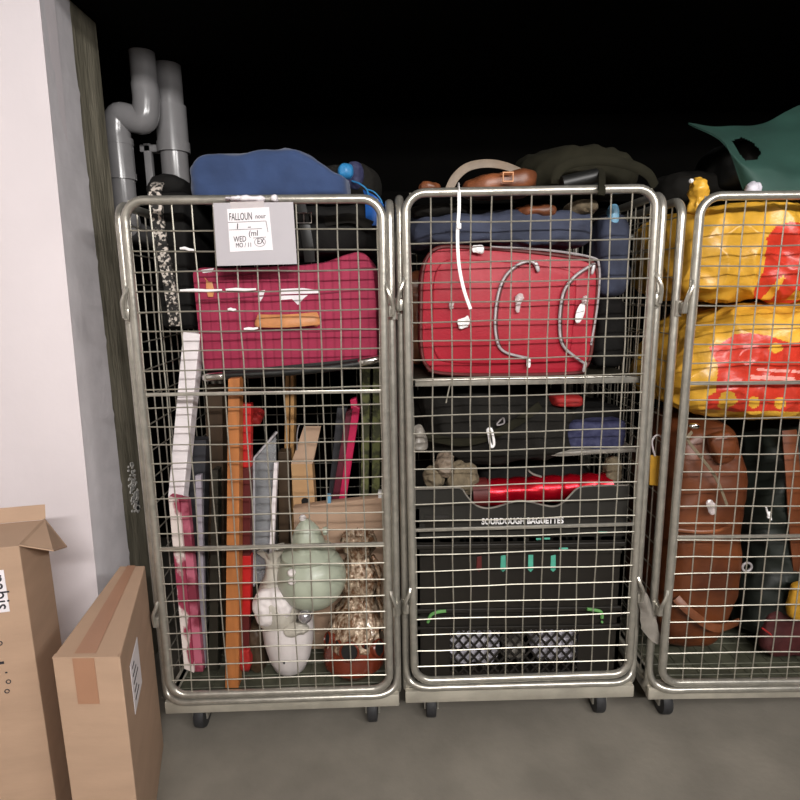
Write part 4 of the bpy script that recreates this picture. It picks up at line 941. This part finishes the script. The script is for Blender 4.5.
# dark bags between the shelf and the crates
t = thing('holdall', 'black fabric holdall with a white key clip, above the top bread crate', 'bag', P(500, 465, 1.80)+Vector((0, .2, 0)))
def hofn(w, q): return Vector((w.x, w.y, w.z*(1-.30*max(0, q.x))-.02*max(0, q.x)))
bm = NB(); a, b = P(421, 393, 1.775), P(590, 468, 1.775); blob(bm, ((a.x+b.x)/2, 2.02, (a.z+b.z)/2), (b.x-a.x, .46, a.z-b.z), e=.42, amp=.03, fr=6, seed=71, res=38, fn=hofn); obj('body', bm, 'charcoal', t)
bm = NB(); tube(bm, catmull([P(425, 436, 1.765), P(460, 442, 1.745), P(490, 436, 1.735), P(520, 420, 1.745), P(540, 405, 1.77)], 8), .1, 8, flat=(.008, .028)); obj('strap', bm, 'olive', t)
bm = NB(); tube(bm, catmull([P(487.5, 430, 1.722), P(491, 429, 1.72), P(493, 436, 1.72), P(494, 444, 1.72), P(492, 447, 1.72), P(490, 443, 1.722), P(489, 436, 1.722)], 5, True), .0042, 7, cyc=True); k = obj('key_clip', bm, 'white', t); k['label'] = 'white plastic key clip'
bm = NB(); tube(bm, catmull([P(497, 424, 1.745), P(503, 418, 1.74), P(504, 423, 1.74), P(499, 425, 1.745)], 5, True), .0025, 6, cyc=True); obj('ring', bm, 'zip', t)
bm = NB(); pblob(bm, 555, 397, 585, 408, 1.80, .10, e=.5, amp=.005, fr=16, seed=6, res=14); tag(obj('cloth', bm, 'redcloth'), 'small bright red cloth lying on the black holdall', 'cloth')
t0 = P(548, 456, 1.80)
bm = NB(); prism(bm, [P(545, 455, 1.79), P(560, 452.5, 1.79), P(600, 450, 1.79), P(636, 448.5, 1.79), P(636, 452, 1.79), P(600, 454, 1.79), P(560, 456.5, 1.79)], (0, .28, 0), .001); tag(obj('card_sheet', bm, 'greymesh'), 'pale grey card sheet under the navy printed cloth', 'card')
bm = NB(); pblob(bm, 567, 422, 628, 450, 1.80, .25, e=.3, amp=.012, fr=10, seed=77, res=24); tag(obj('folded_cloth', bm, 'navy'), 'folded navy printed cloth beside the black holdall', 'cloth')
bm = NB(); pblob(bm, 556, 408, 624, 422, 1.86, .22, e=.5, amp=.015, fr=9, seed=79, res=24); tag(obj('dark_cloth', bm, 'blackfab'), 'black cloth lying on the navy printed cloth', 'cloth')
bm = NB(); pblob(bm, 413, 428, 425, 451, 1.73, .05, e=.9, amp=.012, fr=18, seed=5, res=16, crease=1); tag(obj('paper_ball', bm, 'greymesh'), 'crumpled pale paper against the left side of the middle cage', 'paper')
bm = NB(); tube(bm, [P(450, 384, 1.69), P(446, 403, 1.69)], .0022, 6); tag(obj('loose_wire', bm, 'wire'), 'short loose wire poking down below the middle cage shelf', 'wire')
# items on the right outside
t = thing('tag_label', 'ochre yellow card tag with a clear loop, hung between middle and right cage', 'tag', P(658, 487, 1.74))
bm = NB(); pbox(bm, (650.5, 455), (667, 457), (666, 487), (649.5, 485), 1.745, .004, .001); obj('card', bm, 'ochre', t, False)
bm = NB(); tube(bm, catmull([P(655, 456, 1.742), P(652, 442, 1.74), P(657, 435, 1.74), P(663, 440, 1.74), P(661, 456, 1.742)], 5), .003, 6); obj('loop', bm, 'clear', t)
t0 = NB(); sheet(t0, [[P(637, 580, 1.70), P(642, 588, 1.69), P(648, 600, 1.70)], [P(638, 598, 1.70), P(647, 606, 1.685), P(655, 620, 1.69)], [P(640, 612, 1.70), P(650, 622, 1.69), P(660, 634, 1.695)], [P(641, 628, 1.70), P(652, 640, 1.69), P(664, 650, 1.70)]], .003)
for v in t0.verts: v.co += noise.noise_vector(v.co*30)*.006
tag(obj('plastic_wrap', t0, 'greymesh'), 'crumpled grey plastic wrap caught on the lower hook between two cages', 'plastic')

# ------------------------------------------------------------------ cage 3
# yellow bags with red print
def bag(x0, y0, x1, y1, Y, depth, label, polys, letters, seed, fn=None, e=.42, amp=.013):
    bm = NB(); pblob(bm, x0, y0, x1, y1, Y, depth, e=e, amp=amp, fr=7, seed=seed, res=120, fn=fn, crease=1.3)
    o = obj('carrier_bag', bm, 'yellow'); tag(o, label, 'bag', 'yellow and red bags in the right cage')
    def pick(c, n):
        if n.y > .25: return 0
        x, y = topx(c)
        for i, ps in ((2, letters), (0, polys[1]), (1, polys[0])):
            for p in ps:
                if inpoly(x, y, p): return i
        return 0
    paint(o, pick, ['printred', 'printpink'])
    return o
blobp = lambda cx, cy, a, b, ph=0, n=14: [(cx+a*cos(2*pi*k/n+ph)*(1+.12*sin(k*2.3)), cy+b*sin(2*pi*k/n+ph)) for k in range(n)]
top = P(740, 308, 1.72)
bag(690, 305, 900, 424, 1.71, .50, 'lower yellow bag with a red print of pale lettering, in the right cage',
    ([[(709, 347), (722, 343), (735, 334), (752, 333), (770, 336), (790, 343), (830, 338), (880, 340), (880, 405), (830, 415), (800, 412), (770, 411), (735, 412), (720, 410), (706, 409), (708, 396), (716, 392), (718, 366)]],
     [blobp(728, 399, 9, 8), blobp(724, 403, 6, 8), blobp(754, 402.5, 6, 6), blobp(780, 403, 6, 6), blobp(776, 348, 7, 5), [(700, 372), (718, 368), (716, 390), (704, 392)], blobp(815, 404, 6, 6), blobp(840, 400, 6, 6)]),
    [[(757, 368), (790, 370), (790, 373), (757, 371)], [(792, 370), (840, 372), (840, 374.5), (792, 373)], [(751, 375), (795, 377), (795, 381), (751, 379)], [(800, 377), (850, 379), (850, 381), (800, 381)]], 81,
    fn=lambda w, q: Vector((w.x+(.085*max(0, q.z+.2) if q.x < -.3 else .085*max(0, q.z+.2)*(.5-q.x)/.8 if q.x < .5 else 0), w.y, w.z*(1-.12*max(0, -q.x)))))
bag(690, 204, 900, 297, 1.74, .48, 'upper crumpled yellow bag with a red splash print, in the right cage',
    ([[(767, 238), (776, 226), (790, 222), (830, 224), (870, 232), (870, 290), (830, 296), (798, 303), (776, 303), (752, 302), (756, 286), (764, 270)]],
     [[(784, 274), (774, 284), (763, 297), (759, 301), (770, 300), (778, 290), (785, 278)], [(796, 290), (786, 300), (800, 300), (806, 292)]]), [], 83, amp=.016)
bm = NB(); blob(bm, P(697, 196, 1.80), (.035, .05, .10), e=.8, amp=.020, fr=20, seed=86, res=20, fn=lambda w, q: Vector((w.x*(1-.6*max(0, q.z)), w.y, w.z)))
tag(obj('carrier_bag', bm, 'yellow'), 'twisted yellow bag top sticking up at the left corner of the right cage', 'bag', 'yellow and red bags in the right cage')
# green tarpaulin
rows = [[P(690, 124, 2.00), P(722, 128, 2.02), P(760, 124, 2.06), P(800, 106, 2.10), P(860, 84, 2.14)],
        [P(716, 137, 1.90), P(732, 140, 1.91), P(766, 138, 1.94), P(806, 130, 1.98), P(866, 110, 2.0)],
        [P(727, 150, 1.86), P(742, 162, 1.83), P(766, 162, 1.83), P(806, 160, 1.86), P(870, 150, 1.88)],
        [P(735, 172, 1.84), P(752, 176, 1.80), P(776, 176, 1.80), P(812, 176, 1.80), P(874, 176, 1.82)],
        [P(742, 192, 1.83), P(760, 196, 1.79), P(786, 197, 1.78), P(820, 197, 1.78), P(878, 199, 1.80)]]
bm = NB(); sheet(bm, rows, .005, 16)
hole = blobp(746, 150, 13, 9, .3)
hole = [(732, 140), (742, 138), (754, 143), (762, 152), (757, 160), (744, 161), (738, 153)]
bmesh.ops.delete(bm, geom=[f for f in bm.faces if inpoly(*topx(f.calc_center_median()), hole)], context='FACES')
for v in bm.verts: v.co += noise.noise_vector(v.co*9)*.010
tag(obj('tarpaulin', bm, 'tarp'), 'dark green tarpaulin with a torn hole draped over the right cage top', 'tarpaulin')
bm = NB(); blob(bm, (P(790, 165, 2.1).x, 2.16, (P(790, 190, 2.0).z+P(790, 135, 2.1).z)/2-.01), (.5, .36, .20), e=.6, amp=.02, fr=6, seed=90, res=26)
tag(obj('rubbish_sack', bm, 'black'), 'black sack bulging under the green tarpaulin', 'bag')
bm = NB(); blob(bm, (P(700, 185, 2.15).x, 2.25, P(700, 190, 2.15).z), (.26, .3, .12), e=.6, amp=.02, fr=6, seed=91, res=20)
tag(obj('dark_bag', bm, 'charcoal'), 'charcoal bag in the shade left of the green tarpaulin', 'bag')
bm = NB(); blob(bm, P(754, 188, 1.785), (.04, .03, .035), e=.9, amp=.01, fr=24, seed=2, res=12); tag(obj('paper_scrap', bm, 'lilac'), 'small crumpled pale paper at the tarpaulin hem above the rail', 'paper')
bm = NB(); blob(bm, P(691, 181, 1.79), (.012, .015, .012), e=1, amp=.003, fr=40, res=8); tag(obj('paper_scrap', bm, 'white'), 'tiny white paper scrap left of the twisted yellow bag top', 'paper')
# brown leather holdall standing on end
t = thing('holdall', 'large chestnut leather holdall standing on end in the right cage', 'bag', (P(705, 640, 1.86).x, 1.95, ZF))
pts = [(674, 424), (700, 418), (722, 422), (733, 440), (735, 470), (738, 500), (744, 545), (745, 585), (738, 620), (722, 645), (708, 664), (676, 668)]
YL = 1.74
zt_ = P(700, 418, YL).z
a, b = P(684, 560, YL), P(743, 560, YL)
hs = [(P(x, y, YL)) for x, y in pts]
def lfn(w, q):
    u = (q.z+1)/2            # 0 bottom 1 top
    xr = 1.0-.28*max(0, u-.45)/.55-.35*max(0, .28-u)/.28
    return Vector((w.x if q.x < 0 else w.x*xr, w.y, w.z))
bm = NB(); X0, X1 = .862, P(756, 570, YL).x
blob(bm, ((X0+X1)/2, YL+.22, (zt_+ZF)/2), (X1-X0-.02, .42, zt_-ZF-.045), e=.45, amp=.016, fr=5, seed=95, res=44, fn=lfn); obj('body', bm, 'leather_bag', t)
bm = NB(); tube(bm, catmull([P(707, 452, YL-.02), P(722, 440, YL-.01), P(732, 450, YL), P(730, 470, YL)], 6), .1, 8, flat=(.008, .05)) if False else blob(bm, P(722, 447, YL+.0), (.07, .05, .10), e=.6, amp=.008, fr=12, seed=4, res=16, rot=ry(-20)); obj('end_pocket', bm, 'leather_bag', t)
bm = NB(); tube(bm, catmull([P(741, 520, YL+.05), P(720, 530, YL-.02), P(700, 532, YL-.025), P(676, 530, YL-.005)], 6), .1, 8, flat=(.008, .012)); obj('seam', bm, 'leather_d', t)
bm = NB(); tube(bm, catmull([P(738, 622, YL+.05), P(715, 628, YL-.015), P(690, 612, YL-.02), P(676, 598, YL)], 6), .1, 8, flat=(.010, .03)); obj('strap', bm, 'leather_d', t)
bm = NB(); tube(bm, catmull([P(692, 432, YL-.03), P(688, 440, YL-.045), P(700, 456, YL-.04), P(716, 478, YL-.035), P(727, 505, YL-.03)], 6), .1, 8, flat=(.004, .012)); k = obj('tie', bm, 'beige', t); k['label'] = 'pale thin strap'
bm = NB(); blob(bm, P(694, 426, YL-.02), (.035, .02, .018), e=.9, amp=.003, res=10); k = obj('clasp', bm, 'chrome', t); k['label'] = 'shiny metal clasp'
bm = NB(); blob(bm, P(711, 507, YL-.03), (.024, .012, .05), e=.8, amp=.006, fr=30, res=10, rot=ry(-20)); obj('plastic_window', bm, 'clear', t)
# dark green nylon bag right
bm = NB(); a = P(746, 428, 1.80); z1 = a.z; xx0 = P(750, 540, 1.80).x
blob(bm, (xx0+.20, 1.99, (z1+ZF)/2+.01), (.30, .40, z1-ZF-.085), e=.38, amp=.03, fr=5, seed=99, res=40, crease=.9)
t = thing('bag', 'tall dark green nylon bag beside the chestnut leather holdall', 'bag', (xx0+.22, 2.02, ZF)); obj('body', bm, 'darkgreen', t)
bm = NB(); tube(bm, catmull([P(789, 430, 1.80), P(793, 480, 1.775), P(797, 540, 1.78), P(806, 620, 1.79)], 8), .1, 8, flat=(.01, .05)); k = obj('strap', bm, 'leather_bag', t); k['label'] = 'brown leather strap'
bm = NB(); tube(bm, catmull([P(766, 507, 1.72), P(768, 514, 1.72), P(771, 520, 1.722), P(769, 512, 1.722)], 4), .003, 6); blob(bm, P(769, 515, 1.722), (.012, .008, .022), e=.8, amp=.004, fr=40, res=6); tag(obj('string_scrap', bm, 'white'), 'white string knotted on a wire before the dark green bag', 'string')
c = P(747, 567, 1.76); bm = NB(); tube(bm, [c+Vector((.015*cos(k*pi/8), 0, .015*sin(k*pi/8))) for k in range(16)], .004, 8, cyc=True); obj('ring', bm, 'zip', t)
bm = NB(); a = P(764, 610, 1.765); b = P(820, 640, 1.765); blob(bm, ((a.x+b.x)/2+.02, 1.79, (a.z+ZF)/2+.006), (.20, .05, a.z-ZF-.04), e=.6, amp=.012, fr=12, seed=101, res=24); tag(obj('cloth', bm, 'wine'), 'dark red cloth on the floor of the right cage', 'cloth')
bm = NB(); pblob(bm, 795, 585, 830, 622, 1.72, .035, e=.5, amp=.008, fr=12, seed=103, res=16); tag(obj('cloth', bm, 'ochre'), 'yellow cloth edge at the far right in the right cage', 'cloth')
bm = NB(); tube(bm, catmull([P(762, 628, 1.725), P(770, 634, 1.72), P(772, 637, 1.725)], 4), .003, 6); tag(obj('string_scrap', bm, 'redcloth'), 'red string end before the dark red cloth', 'string')
# ------------------------------------------------------------------ light
def area(name, loc, target, sx, sy, e, col):
    l = bpy.data.lights.new(name, 'AREA'); l.shape = 'RECTANGLE'; l.size = sx; l.size_y = sy; l.energy = e; l.color = col
    o = bpy.data.objects.new(name, l); COL.objects.link(o); o.location = loc
    o.rotation_euler = (Vector(target)-Vector(loc)).to_track_quat('-Z', 'Y').to_euler(); return o
area('fluorescent_tube', (.55, -1.7, 2.60), (.1, 1.8, 1.0), 1.5, .10, 105, (1, .975, .95))
area('fluorescent_tube', (1.95, -.9, 2.40), (-.4, 1.8, 1.2), 1.2, .10, 45, (1, .975, .95))
w = bpy.data.worlds.new('world'); SC.world = w; w.use_nodes = True
w.node_tree.nodes['Background'].inputs['Color'].default_value = (.9, .9, 1, 1); w.node_tree.nodes['Background'].inputs['Strength'].default_value = .02
SC.view_settings.view_transform = 'Standard'; SC.view_settings.look = 'None'; SC.view_settings.gamma = 1; SC.view_settings.use_curve_mapping = False
SC.view_settings.exposure = 0.08
